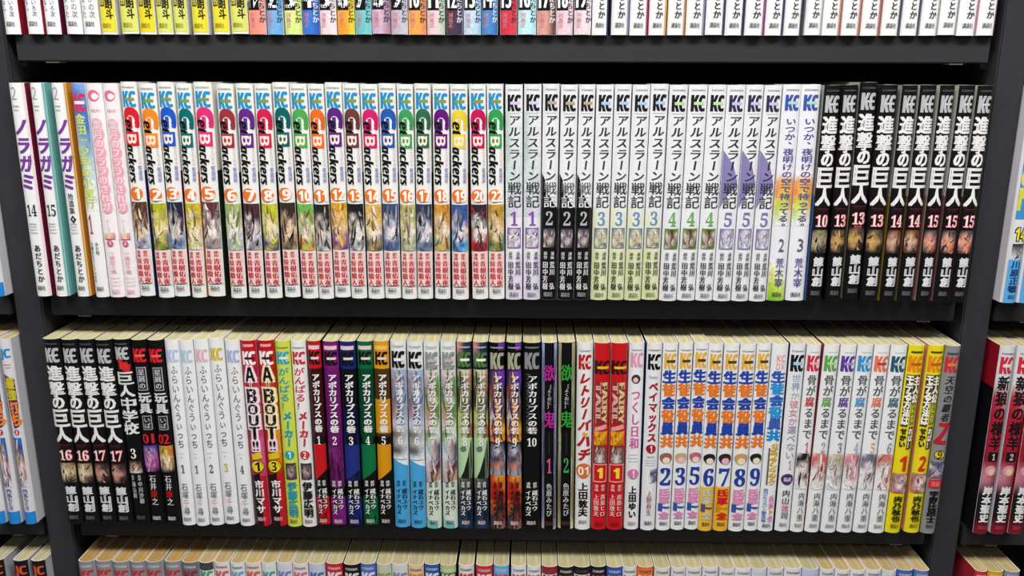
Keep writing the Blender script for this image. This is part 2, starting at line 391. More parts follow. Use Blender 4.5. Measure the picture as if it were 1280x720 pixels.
def orange_number(w, n):
    c, hair, skin, cloth, side = GB[n]
    b = Book(w, 'efefec', left='e8e8e4', right=side, split=0.40)
    b.kc('1f93cc', '8c9a30', 0.04, 0.112, -0.36, 0.38, tiny='8a8a80')
    b.r('title_lettering', SB('G'), -0.40, 0.47, 0.118, 0.20, c, bold=0.05, heavy=True)
    b.r('title_lettering', SI('et'), -0.40, 0.12, 0.168, 0.232, '141414', bold=0.03)
    b.rect(-0.42, 0.40, 0.222, 0.287, c, 'title_lettering'); b.r('title_lettering', SB('B'), -0.30, 0.28, 0.233, 0.277, 'fbe8d8', bold=0.0)
    b.r('title_lettering', SI('ackers'), -0.42, 0.16, 0.282, 0.455, '141414', bold=0.03)
    b.v('title_lettering', 'ゲットバッカーズ', 0.34, 0.2, 0.29, 0.37, 'c890a0'); b.v('title_lettering', '奪還屋', 0.33, 0.22, 0.375, 0.445, '8c8cc8', bold=0.02)
    b.ell(-0.06, 0.505, 0.42, 'f07828', k=1.0); t = str(n)
    b.h('volume_number', SB(t), -0.28 if len(t) == 2 else (-0.12 if n == 1 else -0.2), 0.42 if len(t) == 2 else (0.16 if n == 1 else 0.3), 0.482, 0.532, 'fffaf2', bold=0.03)
    blob(b, 0.545, 0.765, hair, skin, cloth, n)
    b.rect(-0.46, 0.44, 0.772, 0.935, 'f4d4d0')
    b.two('綾峰欄人', '青樹佑夜', 0.812, 0.935, 'bc1c30', '漫画', '原作', (0.775, 0.808), wd=0.38, cols=(-0.24, 0.20), bold=0.04)
    b.pub('4c4c48', 0.957)
    return b

AR_COL = {1: ('dcc8e8', '8a4fae'), 2: ('b8a888', 'b8b8b8'), 3: ('a8ccf0', '6a92c4'), 4: ('bce0a0', '6fae5c'), 5: ('c4c4e8', '8478b4')}
def grey_brush(w, n):
    kb, nc = AR_COL[n]
    b = Book(w, 'ebebee', left='d8d8dc', right='e4e4e8')
    if n == 1:
        b.art(0.12, 0.6, ['d0dcd8 e8ecec e8e8ec', 'c0ccc8 d8e0e0 e8e8ec', 'e0e8e8 c8d4d4 dcdce4', 'e0e4e8 d0d0dc e4e0ec'], seed=4, noise=0.1)
        b.art(0.78, 0.999, ['e8e4f0 ebe6f2 dcd0ea', 'ebe8f0 dcd0e8 e8e0f2'], noise=0.06, seed=2)
    if n == 2:
        b.rect(-0.5, 0.5, 0.56, 0.999, '121214'); b.poly([(-0.49, 0.40), (-0.3, 0.43), (-0.22, 0.50), (0.0, 0.50), (0.2, 0.535), (0.49, 0.56), (-0.49, 0.57)], '121214')
    if n == 3: b.art(0.55, 0.999, ['e8ebd8 ebebe8', 'dfe4b4 e6e8d0', 'd9dea4 e2e6c0', 'dce0ac dce0a8'], noise=0.04)
    if n == 5: b.poly([(-0.49, 0.29), (0.1, 0.36), (0.4, 0.44), (0.2, 0.47), (-0.2, 0.5), (-0.49, 0.56)], '8a80b4')
    b.kc('1d1d22' if n != 5 else '34304e', kb, 0.045, 0.118, -0.34, 0.36, tiny='909094')
    b.rect(-0.33, 0.35, 0.127, 0.1285, 'a0a0a4', 'imprint_lettering')
    b.v('title_lettering', 'アルスラーン', 0.03, 0.72, 0.133, 0.435, '35353c', bold=0.028, skew=0.1)
    b.v('title_lettering', '戦記', 0.03, 0.84, 0.436, 0.56, 'e8e8ea' if n == 2 else '35353c', bold=0.012)
    if n == 2: b.v('title_lettering', '戦', 0.03, 0.84, 0.436, 0.498, '55555c', bold=0.005)
    b.h('volume_number', SF(str(n)), -0.22, 0.22, 0.575, 0.64, nc)
    A = {1: ('8a50a8', 'ece6ec', 'd0c8d0'), 2: ('242030', '58506a', 'd8c4b8'), 3: ('5878a0', 'e0d8c0', 'b0a080'), 4: ('6a9040', '503020', 'e8d8cc'), 5: ('7c74a8', 'e4e0ec', 'a8a0b8')}[n]
    b.rect(-0.40, 0.40, 0.652, 0.748, A[0], 'cover_art')
    b.art(0.657, 0.745, [f'{A[0]} {A[1]} {A[0]}', f'{A[2]} {A[1]} {A[2]}', f'{A[1]} {A[2]} {A[1]}', f'{A[2]} {A[1]} {A[0]}'], seed=n+9, u0=-0.34, u1=0.36, noise=0.3)
    tc = 'e0e0e0' if n == 2 else '2c2c30'
    b.two('田中芳樹', '荒川　弘', 0.812, 0.95, tc, '原作', '漫画', (0.765, 0.803), cols=(-0.2, 0.24), wd=0.34, bold=0.035)
    b.pub('a0a0a0' if n == 2 else '6c6c70', 0.972)
    return b

def dawn(w, n):
    b = Book(w, 'ecebf0', left='e4e2ea', right='c8d0e4')
    b.art(0.39, 0.64, ['ecebf0 ecebf0 ecebf0', 'e8a05c f0b860 e8a070', 'e88050 e8d058 f08850', 'd8d850 b8d060 f0a878', 'c8dc80 e8ecc0 f0e0d8', 'ecebf0 ecebf0 ecebf0'], seed=n)
    if n == 2: b.art(0.80, 0.999, ['ecebf0 ecebf0 ecebf0', 'e8e080 e4e8c0 ecebf0', 'b0d040 c0d850 d8e090', '80c030 90c838 a8d048'], seed=5)
    b.kc('3c58a8', 'a8dcc8', 0.045, 0.115, tiny='7c7c80')
    b.v('title_lettering', 'いつか、夜明けの空で待ってる。', 0.02, 0.62, 0.145, 0.655, '5a5298', bold=0.022)
    b.h('volume_number', str(n), -0.12, 0.2, 0.70, 0.76, '5c6078')
    b.v('author_lettering', '荒木宰', 0.04, 0.5, 0.79, 0.935, '564c94', bold=0.015)
    b.pub('44444a', 0.968)
    return b

def titan(w, n, face, seed=1, extra=None, left=None):
    b = Book(w, '0e0e10', left=left or '0e0e10', right='0e0e10', top='d8d4c8')
    if left: b.split = 0.5; b.lefttop = 'b8b8b0'
    b.kc('b9b9bc', None, 0.045, 0.12, -0.36, 0.36, tiny='606066')
    b.rect(-0.2, 0.34, 0.078, 0.088, 'c8c8ca', 'imprint_logo')
    for t, a, c in (('進', 0.135, 0.215), ('撃', 0.217, 0.302), ('の', 0.300, 0.362), ('巨', 0.366, 0.46), ('人', 0.455, 0.545)):
        b.v('title_lettering', t, 0.0, 0.84 if t != 'の' else 0.66, a, c, 'f0ecec', bold=0.03 if t == '撃' else 0.045, heavy=True, box=True)
    b.rect(-0.35, 0.35, 0.555, 0.558, '7a2430', 'title_lettering'); b.rect(-0.3, 0.3, 0.565, 0.567, '5c2028', 'title_lettering')
    b.h('volume_number', SF(str(n)), -0.34, 0.36, 0.585, 0.64, 'c84858', bold=0.05, heavy=True); b.h('volume_number', SF(str(n)), -0.34, 0.36, 0.585, 0.64, 'fbeeea', bold=0.0)
    if extra: b.h('volume_number', extra, -0.2, 0.22, 0.644, 0.658, 'c86068', bold=0.03)
    v0, v1 = 0.655, 0.765
    b.art(v0, v1, [f'0e0e10 {face[0]} {face[0]} 0e0e10', f'{face[0]} {face[1]} {face[0]} {face[0]}', f'{face[1]} {face[1]} {face[1]} {face[0]}', f'{face[0]} {face[1]} {face[2]} 2a2424', '0e0e10 2a2424 2a2424 0e0e10'], seed=seed, noise=0.25, u0=-0.45, u1=0.45)
    b.v('author_lettering', '諌山創', 0.04, 0.58, 0.782, 0.925, 'e4e4e6', bold=0.05, heavy=True, box=True)
    b.pub('707076', 0.957)
    return b
FACES = {10: ('8c8460', 'b0a084', '504c44'), 13: ('58443c', 'c8a060', '302420'), 14: ('7c4830', 'd0a890', '402c28'), 15: ('585458', 'e8a088', 'd07058'),
         16: ('a89468', 'e8d0b0', '605040'), 17: ('403030', 'd09888', '281c1c')}

def school(w):
    b = Book(w, '0c0c0e', left='b8b8b8', top='e8e4d8'); b.kc('b9b9bc', 'c8c8ca', 0.04, 0.105, -0.36, 0.36, tiny='707074')
    b.poly([(-0.3, 0.105), (0.0, 0.10), (0.05, 0.125), (0.42, 0.13), (0.38, 0.165), (0.1, 0.17), (-0.2, 0.145)], 'd02028'); b.h('title_lettering', '進撃', -0.22, 0.3, 0.115, 0.155, 'e83838', bold=0.03)
    b.v('title_lettering', '巨人中学校', 0.02, 0.86, 0.168, 0.50, 'ececec', bold=0.035, heavy=True, box=True)
    b.h('volume_number', SF('3'), -0.16, 0.16, 0.575, 0.63, 'f4ece8')
    b.art(0.64, 0.71, ['201c1c 2c2422 181818', '302820 e0c0a0 2c2420', 'c0b8b0 d8c8b8 a09890'], seed=2, u0=-0.4, u1=0.4, noise=0.3)
    b.two('諌山創', '中川沙樹', 0.755, 0.88, 'c8c8ca', '原作', '漫画', (0.72, 0.75), wd=0.26, cols=(-0.2, 0.2), bold=0.02); b.pub('606064')
    return b
def toy(w, n):
    b = Book(w, '0c0c0e', left='c8a0b8' if n == 2 else '121214', top='e8e4d8'); b.kc('d8202c', 'f06060', 0.045, 0.115, -0.4, 0.4)
    b.rect(-0.28, 0.36, 0.14, 0.262, 'a8a8ac', 'title_lettering'); b.rect(-0.22, 0.30, 0.145, 0.257, '1c1c20', 'title_lettering')
    b.v('title_lettering', '星屑の', 0.04, 0.46, 0.148, 0.254, 'c8c8cc', bold=0.03)
    b.v('title_lettering', '玩具', 0.04, 0.84, 0.27, 0.385, 'e4e4e6', bold=0.04, heavy=True)
    b.rect(-0.22, 0.38, 0.395, 0.47, 'a8a8ac', 'title_lettering'); b.rect(-0.17, 0.33, 0.399, 0.466, '1c1c20', 'title_lettering')
    b.v('title_lettering', 'いば', 0.08, 0.44, 0.402, 0.463, 'c0c0c4', bold=0.02)
    b.h('volume_number', '0%d' % n, -0.38, 0.36, 0.492, 0.545, 'd0262c', bold=0.03)
    if n == 1: b.art(0.555, 0.70, ['342a78 4840a0 3c3488', '503c98 e0b8d8 4c3c98', 'c070b0 d898c8 a04898', 'b858a0 e090c8 802c78', '341438 6c2c68 28102c'], seed=3, noise=0.3)
    else: b.art(0.555, 0.70, ['a85820 e0a030 c07820', 'd89030 f0c858 a84818', 'e8c8a0 f0d8b0 b87840', 'a0a8a0 e8dcc8 705040', '201c1c 403830 181818'], seed=4, noise=0.3)
    b.v('author_lettering', '石井康之', 0.02, 0.46, 0.715, 0.885, 'd8d8da', bold=0.02, cols=['d8d8da', 'd8d8da', 'c41e24', 'd8d8da']); b.pub('d8d8d4', 0.957)
    return b
def witch(w, n, kcc):
    b = Book(w, 'eeeff0', left='dcdce8', right='e8e8ea'); b.kc(kcc, None, 0.05, 0.115, -0.36, 0.38)
    b.v('title_lettering', 'ふらいんぐうぃっち', 0.05, 0.52, 0.13, 0.57, '60646a', bold=0.006)
    b.ell(0, 0.62, 0.04, '808488', 'title_lettering'); b.rect(-0.2, 0.2, 0.597, 0.5985, 'b0b4b8', 'title_lettering')
    b.h('volume_number', SF(str(n)), -0.12, 0.14, 0.66, 0.705, 'd0b040' if n == 3 else '54585e')
    b.v('author_lettering', '石塚千尋', 0.02, 0.48, 0.76, 0.94, '70747a', bold=0.006, cols=['70747a', '70747a', 'e0c0c0', '70747a']); b.pub('707478', 0.965)
    return b
def stacked_letters(w, n):
    b = Book(w, 'c01a28', left='a0184a' if n == 1 else 'b81820', right='e88aa8' if n == 1 else 'e89a30', top='e8dcd8')
    b.rect(-0.5, 0.5, 0.0, 0.04, 'b81422'); b.rect(-0.3, 0.36, 0.018, 0.032, 'f0a0a0', 'imprint_lettering')
    b.art(0.14, 0.72, ['b01838 c01a28 a01848', 'd02028 b01020 e04858', '701030 c02030 c83068', 'b81830 d04078 e060a0', '901828 c82030 d04868'] if n == 1 else ['c01a18 d84020 a01810', 'd83018 e06820 b81818', '901418 c02018 e89030', 'c81818 d84018 e8a028', '901418 c82020 b01818'], seed=n)
    b.rect(-0.5, 0.12, 0.72, 0.999, '181214', v0b=0.70); b.rect(0.12, 0.5, 0.72, 0.999, 'c01828')
    b.kc('f8f4f0', '3c2428', 0.055, 0.125, -0.38, 0.4)
    for t, a, c in (('A', 0.135, 0.21), ('-', 0.215, 0.245), ('B', 0.248, 0.325), ('O', 0.33, 0.385), ('U', 0.388, 0.445), ('T', 0.45, 0.515)):
        if t == '-':
            b.rect(-0.06, 0.09, a-0.005, c+0.005, 'f4e8ee', 'title_lettering'); b.rect(-0.02, 0.05, a, c, '141414', 'title_lettering'); continue
        b.h('title_lettering', SB(t), -0.32, 0.34, a, c, 'f6e4ec' if n == 1 else 'fbe8c0', bold=0.13, heavy=True)
        b.h('title_lettering', SB(t), -0.30, 0.32, a, c, '121212', bold=0.02)
    b.rect(-0.3, 0.32, 0.52, 0.585, 'f0d8e0', 'title_lettering'); b.h('title_lettering', SB('!!'), -0.16, 0.18, 0.527, 0.578, '121212', bold=0.04)
    b.poly([(-0.35, 0.60), (0.3, 0.585), (0.38, 0.62), (-0.3, 0.63)], 'd8c820', 'number_badge')
    b.ell(0, 0.665, 0.44, '18140c', k=1); b.ell(0, 0.665, 0.41, 'ecd820', k=1); b.h('volume_number', SB(str(n)), -0.16, 0.16, 0.64, 0.69, '141414', bold=0.01)
    b.v('author_lettering', '市川マサ', 0.02, 0.62, 0.74, 0.925, 'f4f0ee', bold=0.045, heavy=True); b.pub('f0c0c0', 0.957)
    return b
def cheer(w, n):
    c, bg, kcc = (('20a0b4', 'd2dc50', '28a8c8') if n == 1 else ('d03048', 'f0eeec', 'c83040'))
    b = Book(w, bg, left='b8c040' if n == 1 else 'e0e0e0'); b.kc(kcc, 'f0f0e0', 0.055, 0.12, -0.38, 0.4, tiny='606060', tv=0.035)
    b.v('title_lettering', 'がんばる！', -0.02, 0.74, 0.135, 0.36, c, bold=0.02, skew=0.1); b.v('title_lettering', 'メーカー', 0.06, 0.66, 0.365, 0.555, c, bold=0.06, heavy=True, skew=0.1)
    b.ell(0.02, 0.60, 0.34, c); b.h('volume_number', SB(str(n)), -0.08, 0.12, 0.582, 0.618, 'f8f8f0')
    b.art(0.645, 0.735, ['382c34 2c2428 403438', '2c2428 d8b8a8 383038', '3c3050 504060 40344c'], seed=n, u0=-0.34, u1=0.42, noise=0.3)
    b.v('author_lettering', '伊藤広明', 0.04, 0.68, 0.745, 0.945, '28a0b0' if n == 1 else '181818', bold=0.045, heavy=True); b.pub('606040', 0.967)
    return b
AP = {1: ('c81420', '3c0c12', 'c81820'), 2: ('7c1c78', '701868', '701c68'), 3: ('182878', '0c0c14', '20307c'), 4: ('00693c', '064428', '087040'), 5: ('e09c18', '4c3410', 'd89410')}
def fortress(w, n):
    b = Book(w, 'e8ecec' if n in (6, 7) else '0c0c0c', top='d8d0b0')
    tc = 'f2ecec'
    if n <= 5:
        a, m, c = AP[n]
        b.rect(-0.5, 0.5, 0.0, 0.14, a); b.rect(-0.5, 0.5, 0.14, 0.50, m)
        if n == 3: b.art(0.30, 0.74, ['0c0c14 0c0c14', '141c58 0c1030', '1c2c70 182468', '182468 101848'], noise=0.2)
        if n == 5: b.rect(-0.5, 0.5, 0.30, 0.48, c)
        b.rect(-0.46, 0.46, 0.54, 0.74, c, v1b=0.68)
        if n == 2: b.art(0.5, 0.78, ['681860 601458', '783078 701868', '481048 802078', '581850 601860'], noise=0.3)
        b.rect(-0.4, 0.42, 0.022, 0.042, 'f0c8d0' if n != 5 else 'f8c060', 'imprint_lettering')
        b.kc('181014', 'e8d8d8', 0.052, 0.12, -0.36, 0.38)
        b.ell(0, 0.515, 0.36, '181010' if n in (1, 5) else m)
        b.art(0.83, 0.985, [f'{a} {m} {a}', f'{m} {a} {a}'], noise=0.2, seed=n) if n != 5 else None
    elif n == 6:
        b.art(0.145, 0.44, ['c8b8c4 a8b8d0 a0b4d0', 'b08090 a0b0c8 8ca4c8', '904058 98a0b8 90a8cc', 'a86878 b8b8c8 98acc8', 'd8d4dc c8ccd8 b8c4d4'], seed=6, noise=0.2)
        b.art(0.44, 0.62, ['d0d4dc b0b4bc c0c8d4', '686468 8c8480 c8ccd4', 'a8a098 b8b8b8 d8dce4', '504c50 686468 d8dce4', 'e8ecf4 e0e8f0 e8ecf4'], seed=7)
        b.rect(-0.5, 0.5, 0.62, 0.999, '48a4dc', v0b=0.66); b.kc('141414', 'f0f0f0', 0.05, 0.135, -0.38, 0.4, tiny='888888'); 
    elif n == 7:
        b.art(0.14, 0.5, ['e0e0dc c8b8b8 e8ece4', 'b098a8 c8c0b8 60a838', '907888 e0d8d4 50a030', 'c8a880 b88868 58a838', 'd8c8b8 c8b8b0 80b860', '708830 c8d0c8 e0e8e0'], seed=8, noise=0.25)
        b.art(0.5, 0.75, ['58a838 e4e8e4 d8e0e0', 'd0d8d8 a8b0c0 1c2448', 'e0e4e8 c8ccd8 1c2448', 'e8ecec a83c50 2c3050', 'c0c8d8 d8a088 c88868', '90a0c0 e8b898 d89070'], seed=9, noise=0.2)
        b.rect(-0.5, 0.5, 0.75, 0.999, 'd4e0d0', v0b=0.73); b.poly([(-0.49, 0.94), (-0.2, 0.965), (0.3, 0.975), (0.3, 0.999), (-0.49, 0.999)], '68b8b0')
        b.kc('8c9890', 'c8b0b8', 0.05, 0.135, -0.36, 0.4, tiny='888888')
    elif n == 8:
        b.art(0, 0.14, ['f0a090 304058 182030', '184058 183850 143048'], noise=0.1); b.art(0.14, 0.52, ['909850 e8e0c0 a07868', '586040 b8b890 986050', '282820 d0c8a0 302820', '606848 707868 303028', 'c8c870 e8e8b0 a0a068', 'b8c070 c8d0a0 b02828', 'a8c898 98b088 504038'], seed=11, noise=0.35)
        b.rect(-0.5, 0.5, 0.5, 0.72, 'b4d4a4'); b.poly([(0.45, 0.5), (0.49, 0.72), (0.2, 0.75), (-0.49, 0.74), (-0.1, 0.68), (0.2, 0.6)], '1a1c1c'); b.ell(-0.12, 0.56, 0.22, '687868', 'cover_art')
        b.art(0.72, 0.999, ['788068 20242c', '384048 1c2028', '283850 183048', '203858 183458'], noise=0.25)
        b.kc('587c40', 'e8f0e0', 0.05, 0.125, -0.38, 0.4, tiny='e8e8e8')
    elif n == 9:
        b.rect(0.1, 0.5, 0.0, 0.04, '6c3c9c'); b.art(0.14, 0.52, ['182848 7838a8 7c3cb0', '203068 403070 6830a0', 'c04848 302030 181418', 'c8d0d8 e8a860 382418', 'c0c8d0 e8b060 201814', 'e0a050 e88820 e8a030', 'd07028 e0b048 d88828'], seed=12, noise=0.35)
        b.art(0.52, 0.7, ['282438 34304c 201c30', '201c34 d0d0dc 383450', '504868 383048 c0b8c0', '885858 d08868 606888', '98a8c8 88a0c8 90a8d0'], seed=13, noise=0.25)
        b.art(0.7, 0.999, ['c02818 e0a040 d89038', 'd83820 b81818 e08030', 'c82818 701418 d84020', 'e08830 282020 503030', '504848 403c3c b02c30', '3c3838 504848 806868'], seed=14, noise=0.3)
        b.kc('a8a890', None, 0.05, 0.135, -0.38, 0.4, tiny='d8c8e8')
    else:
        b.kc('8c9090', None, 0.05, 0.135, -0.38, 0.4, tiny='a0a8a8'); b.v('title_lettering', 'アポカリプスの砦', -0.2, 0.3, 0.155, 0.47, '707474', bold=0.0)
    off = 0.06
    b.v('title_lettering', 'アポカリプスの砦', off, 0.56, 0.165, 0.475, 'f4f2f2', bold=0.045, heavy=(n <= 5))
    b.h('volume_number', SF(str(n)), -0.26 if n == 10 else -0.12, 0.30 if n == 10 else 0.16, 0.495, 0.54, 'f8f4f4')
    ac = '1c3040' if n == 6 else ('1c2424' if n == 7 else 'f0eeee')
    if n == 9: ac = '241010'
    b.two('イナベカズ', '蔵石ユウ', 0.78, 0.925, ac, '漫画', '原作', (0.735, 0.768), wd=0.36, cols=(-0.18, 0.22), bold=0.04)
    b.pub('204860' if n in (6, 7) else 'e8d0d0', 0.962)
    return b
def demon(w, n):
    e, c = (('a8b0dc', 'c02898') if n == 1 else ('c0bc80', '30a038'))
    b = Book(w, '0c0c0e', left=e, right=e)
    E2 = ['a8c0f0', 'b0b0dc', '9088a0', '584868', 'c0c0c8'] if n == 1 else ['b8a880', 'd8d8a0', 'a8b860', 'e0e8c8', 'a08058', 'd8e8b0']
    b.art(0, 0.999, [f'{x} {x}' for x in E2], u0=-0.495, u1=-0.33, noise=0.2, seed=n); b.art(0, 0.999, [f'{x} {x}' for x in E2[::-1]][::-1], u0=0.31, u1=0.495, noise=0.2, seed=n+3)
    b.v('title_lettering', '欲', 0.0, 0.7, 0.105, 0.195, c, bold=0.02, box=True)
    b.v('title_lettering', '［よくおに］', 0, 0.3, 0.21, 0.335, 'c8c8c8', bold=0.02)
    b.v('title_lettering', '鬼', 0.0, 0.74, 0.345, 0.44, c, bold=0.02, box=True); b.rect(-0.01, 0.01, 0.46, 0.58, '505054', 'title_lettering')
    b.h('volume_number', SF(str(n)), -0.16, 0.16, 0.60, 0.68, 'd05aa8' if n == 1 else '48a060')
    b.v('author_lettering', '色原みたび', 0, 0.4, 0.735, 0.92, 'd0d0cc', bold=0.015); b.pub('603028', 0.96)
    return b
def racer(w):
    b = Book(w, 'ecebec', left='e8e8e8'); b.kc('b02028', 'e8b0a0', 0.06, 0.135, -0.38, 0.36, tiny='808080', tv=0.04)
    b.v('title_lettering', 'レトリーバ', 0.02, 0.72, 0.15, 0.46, 'b41c22', bold=0.06, heavy=True, skew=0.35)
    b.poly([(-0.1, 0.47), (0.0, 0.455), (0.08, 0.47), (0.3, 0.465), (0.12, 0.485), (-0.05, 0.49)], 'e8a030', 'title_lettering'); b.v('title_lettering', 'ハチ', 0.04, 0.86, 0.475, 0.62, 'b41c22', bold=0.06, heavy=True, skew=0.3)
    b.ell(0, 0.672, 0.48, 'd87030', k=1.15); b.h('volume_number', SB('01'), -0.36, 0.34, 0.65, 0.695, 'fbf4ec')
    b.v('author_lettering', '上田敦夫', 0, 0.66, 0.735, 0.925, '151515', bold=0.035, heavy=True); b.pub('707070', 0.955)
    return b
def guild(w):
    b = Book(w, 'c8161e', left='e8e0e0', right='e8d8d8'); b.kc('3c1014', 'e8c030', 0.09, 0.16, -0.44, 0.46)
    b.rect(-0.4, 0.4, 0.20, 0.42, '8c2c2c', 'title_lettering'); b.r('title_lettering', SB('FAIRY'), 0.02, 0.38, 0.205, 0.415, 'f0d8a0', bold=0.03); b.r('title_lettering', SB('TAIL'), -0.38, -0.04, 0.205, 0.415, 'f0c0b0', bold=0.03)
    b.poly([(-0.4, 0.44), (0.35, 0.42), (0.4, 0.445), (-0.4, 0.46)], 'e0a098', 'title_lettering')
    b.art(0.46, 0.535, ['f0c020 e86818 f0c028', 'e05818 f0d030 d84818', 'f0c020 d84818 e87818'], u0=-0.42, u1=0.42, noise=0.4)
    b.art(0.535, 0.63, ['8c1c1c 602020 901c1c', '302024 e0b8a0 402428', '504444 d8c8c0 584c4c', '2c2024 e0d8d0 302428'], u0=-0.42, u1=0.42, noise=0.3)
    b.rect(-0.45, 0.45, 0.635, 0.735, 'f0a8a0', 'number_badge'); b.rect(-0.4, 0.4, 0.64, 0.728, 'cc1820', 'number_badge'); b.h('volume_number', SB('1'), -0.16, 0.14, 0.655, 0.712, 'f4dc30', bold=0.06)
    b.two('上田敦夫', '真島ヒロ', 0.80, 0.925, 'f4ccc8', '漫画', '原作', (0.745, 0.785), cols=(-0.22, 0.22), bold=0.03); b.pub('801014', 0.965)
    return b
def spring(w):
    b = Book(w, 'ececee', left='e8e8ea', right='e0e0e4'); b.kc('e0a0bc', None, 0.05, 0.125, -0.38, 0.38)
    b.rect(-0.36, 0.36, 0.033, 0.04, 'b0b0b0', 'imprint_lettering')
    b.ell(-0.02, 0.185, 0.3, '403030', 'cover_art', 1.1); b.ell(-0.04, 0.19, 0.17, 'e0c8c0', 'cover_art', 1.1)
    b.v('title_lettering', 'つくし日和', 0, 0.66, 0.235, 0.555, 'd460a0', bold=0.04)
    for i in range(3): b.rect(-0.34, 0.3, 0.585+i*0.018, 0.587+i*0.018, 'a8a8ac', 'imprint_lettering')
    b.ell(0, 0.69, 0.38, 'd478a8'); b.h('volume_number', SB('1'), -0.07, 0.07, 0.67, 0.712, 'f8f0f4')
    b.v('author_lettering', '上田ゆい', 0.0, 0.58, 0.755, 0.935, '1c1c1e', bold=0.04, heavy=True); b.pub('a87c90', 0.965)
    return b
def robot(w):
    b = Book(w, 'eaeaec', left='30508c', right='dcdce4'); b.kc('161616', 'e0e0e0', 0.055, 0.135, -0.38, 0.4, tiny='606060', tv=0.035)
    b.h('title_lettering', 'Disney', -0.3, 0.26, 0.165, 0.185, '8c8c90', bold=0.005)
    b.v('title_lettering', 'ベイマックス', 0.02, 0.64, 0.195, 0.515, 'b01838', bold=0.045, heavy=True)
    b.ell(0, 0.55, 0.34, 'a81830'); b.h('volume_number', SB('1'), -0.07, 0.07, 0.532, 0.568, 'f4f0f0'); b.h('title_lettering', '限定版', -0.24, 0.24, 0.588, 0.6, '707070')
    for i in range(3): b.rect(-0.34, 0.34, 0.612+i*0.013, 0.614+i*0.013, 'a8a8ac', 'imprint_lettering')
    b.art(0.66, 0.735, ['c0c8d8 8088b0', '203050 283c80', 'd8dce4 182440', 'eaeaec 304078'], u0=0.0, u1=0.49, noise=0.3)
    b.v('author_lettering', '上野春生', 0, 0.4, 0.775, 0.915, 'a86870', bold=0.02); b.pub('303034', 0.957)
    return b
SK = {2: ('a06050', 'f0dccc'), 3: ('c8a880', 'e8c0c0'), 5: ('c06878', 'f0d0cc'), 6: ('242024', 'f0dccc'), 7: ('382428', 'e8b8b8'), 8: ('c89c68', 'f0dcc0'), 9: ('202420', 'ece0cc')}
def council(w, n):
    b = Book(w, 'edeeef', left='dcdce0', right='e0e0e4')
    if n in (6, 7): b.rect(-0.5, 0.5, 0.755, 0.999, 'f0b428' if n == 7 else 'ecbc34')
    b.kc('e8b440', '504010', 0.05, 0.13, -0.36, 0.38, tiny='707070', tv=0.036)
    b.v('title_lettering', '生徒会役員共', 0.0, 0.82, 0.135, 0.545, 'ffffff', bold=0.06, heavy=True, box=True, cols=['2444a8', 'ec7c20'])
    b.ell(0, 0.60, 0.44, SK[n][0], 'cover_art', 0.95); b.ell(0.02, 0.612, 0.26, SK[n][1], 'cover_art', 0.95); b.rect(-0.3, 0.3, 0.58, 0.594, SK[n][0], 'cover_art')
    b.h('volume_number', SF(str(n)), -0.34, 0.36, 0.652, 0.748, '20409c', bold=0.02)
    c = {6: 'd0c8a8', 7: 'd02018'}.get(n, 'e490c0')
    b.v('author_lettering', '氏家ト全', 0.02, 0.72, 0.765, 0.935, c, bold=0.06, heavy=True, box=True, cols=[c, c, {6: '5c5080', 7: 'd89018'}.get(n, '3058a8'), c]); b.pub('3c3c40', 0.96)
    return b
def fanbook(w):
    b = Book(w, 'eceef0', right='d8dce4'); b.h('imprint_logo', SB('KC'), -0.22, 0.3, 0.055, 0.09, 'e89078'); b.h('imprint_logo', SB('DX'), -0.22, 0.3, 0.095, 0.13, 'e8a0b0')
    b.v('title_lettering', '生徒会役員共', 0.0, 0.78, 0.135, 0.505, 'ffffff', bold=0.07, heavy=True, box=True, cols=['3458b4', '2898d8', '2c60bc', '2898d8', '4060b8', '1890d8'])
    b.v('title_lettering', '公式ファンブック', 0.12, 0.46, 0.515, 0.74, 'dcb028', bold=0.05, heavy=True, box=True); b.rect(-0.26, -0.16, 0.54, 0.74, '6c6048', 'title_lettering')
    b.v('author_lettering', '週刊少年マガジン編集部編', -0.22, 0.3, 0.76, 0.945, '3c60b0', bold=0.02); b.v('author_lettering', '氏家ト全', 0.2, 0.42, 0.795, 0.945, 'd878b4', bold=0.04, cols=['d878b4', 'd878b4', 'e09028', 'd878b4']); b.pub('34405c', 0.965)
    return b
def choose(w):
    b = Book(w, 'ebebed', left='24203c', right='e0e0e4'); b.kc('18181c', 'a8d4f0', 0.055, 0.14, -0.38, 0.42, tiny='808080', tv=0.036)
    b.v('title_lettering', '世界か彼女か選べない', 0.02, 0.62, 0.15, 0.60, 'ffffff', bold=0.01, cols=['98b0cc', '8ca0bc', 'a8b0c0', 'd88898', 'd88090', 'c898a8', 'a090c0', '90a0b8', '98a4b4', '98a4b4'])
    b.h('volume_number', SF('1'), 0.0, 0.2, 0.605, 0.655, 'c890b0'); b.ell(0.02, 0.71, 0.42, '4c3468', 'cover_art'); b.art(0.70, 0.722, ['d8c0d8 8868a0 e0d0e0', 'e0d0e0 d8c8e0 b8a0c8'], u0=-0.22, u1=0.26, noise=0.2)
    b.v('author_lettering', '内山敦司', 0.02, 0.56, 0.765, 0.93, '2c2c30', bold=0.015, cols=['2c2c30', '2c2c30', 'd06880', '2c2c30']); b.pub('808084', 0.96)
    return b
HN = {1: ('d02c48', '241c1c', 'f0dcd8'), 2: ('60a848', 'd86058', 'e8d0cc'), 3: ('5c3c98', 'c0b090', 'b8b8b8'), 4: ('3c90cc', 'e090a0', 'd8c0c4'), 5: ('e87858', '707088', 'e0d0d4'), 6: ('205868', 'd88070', 'e4e0e0')}
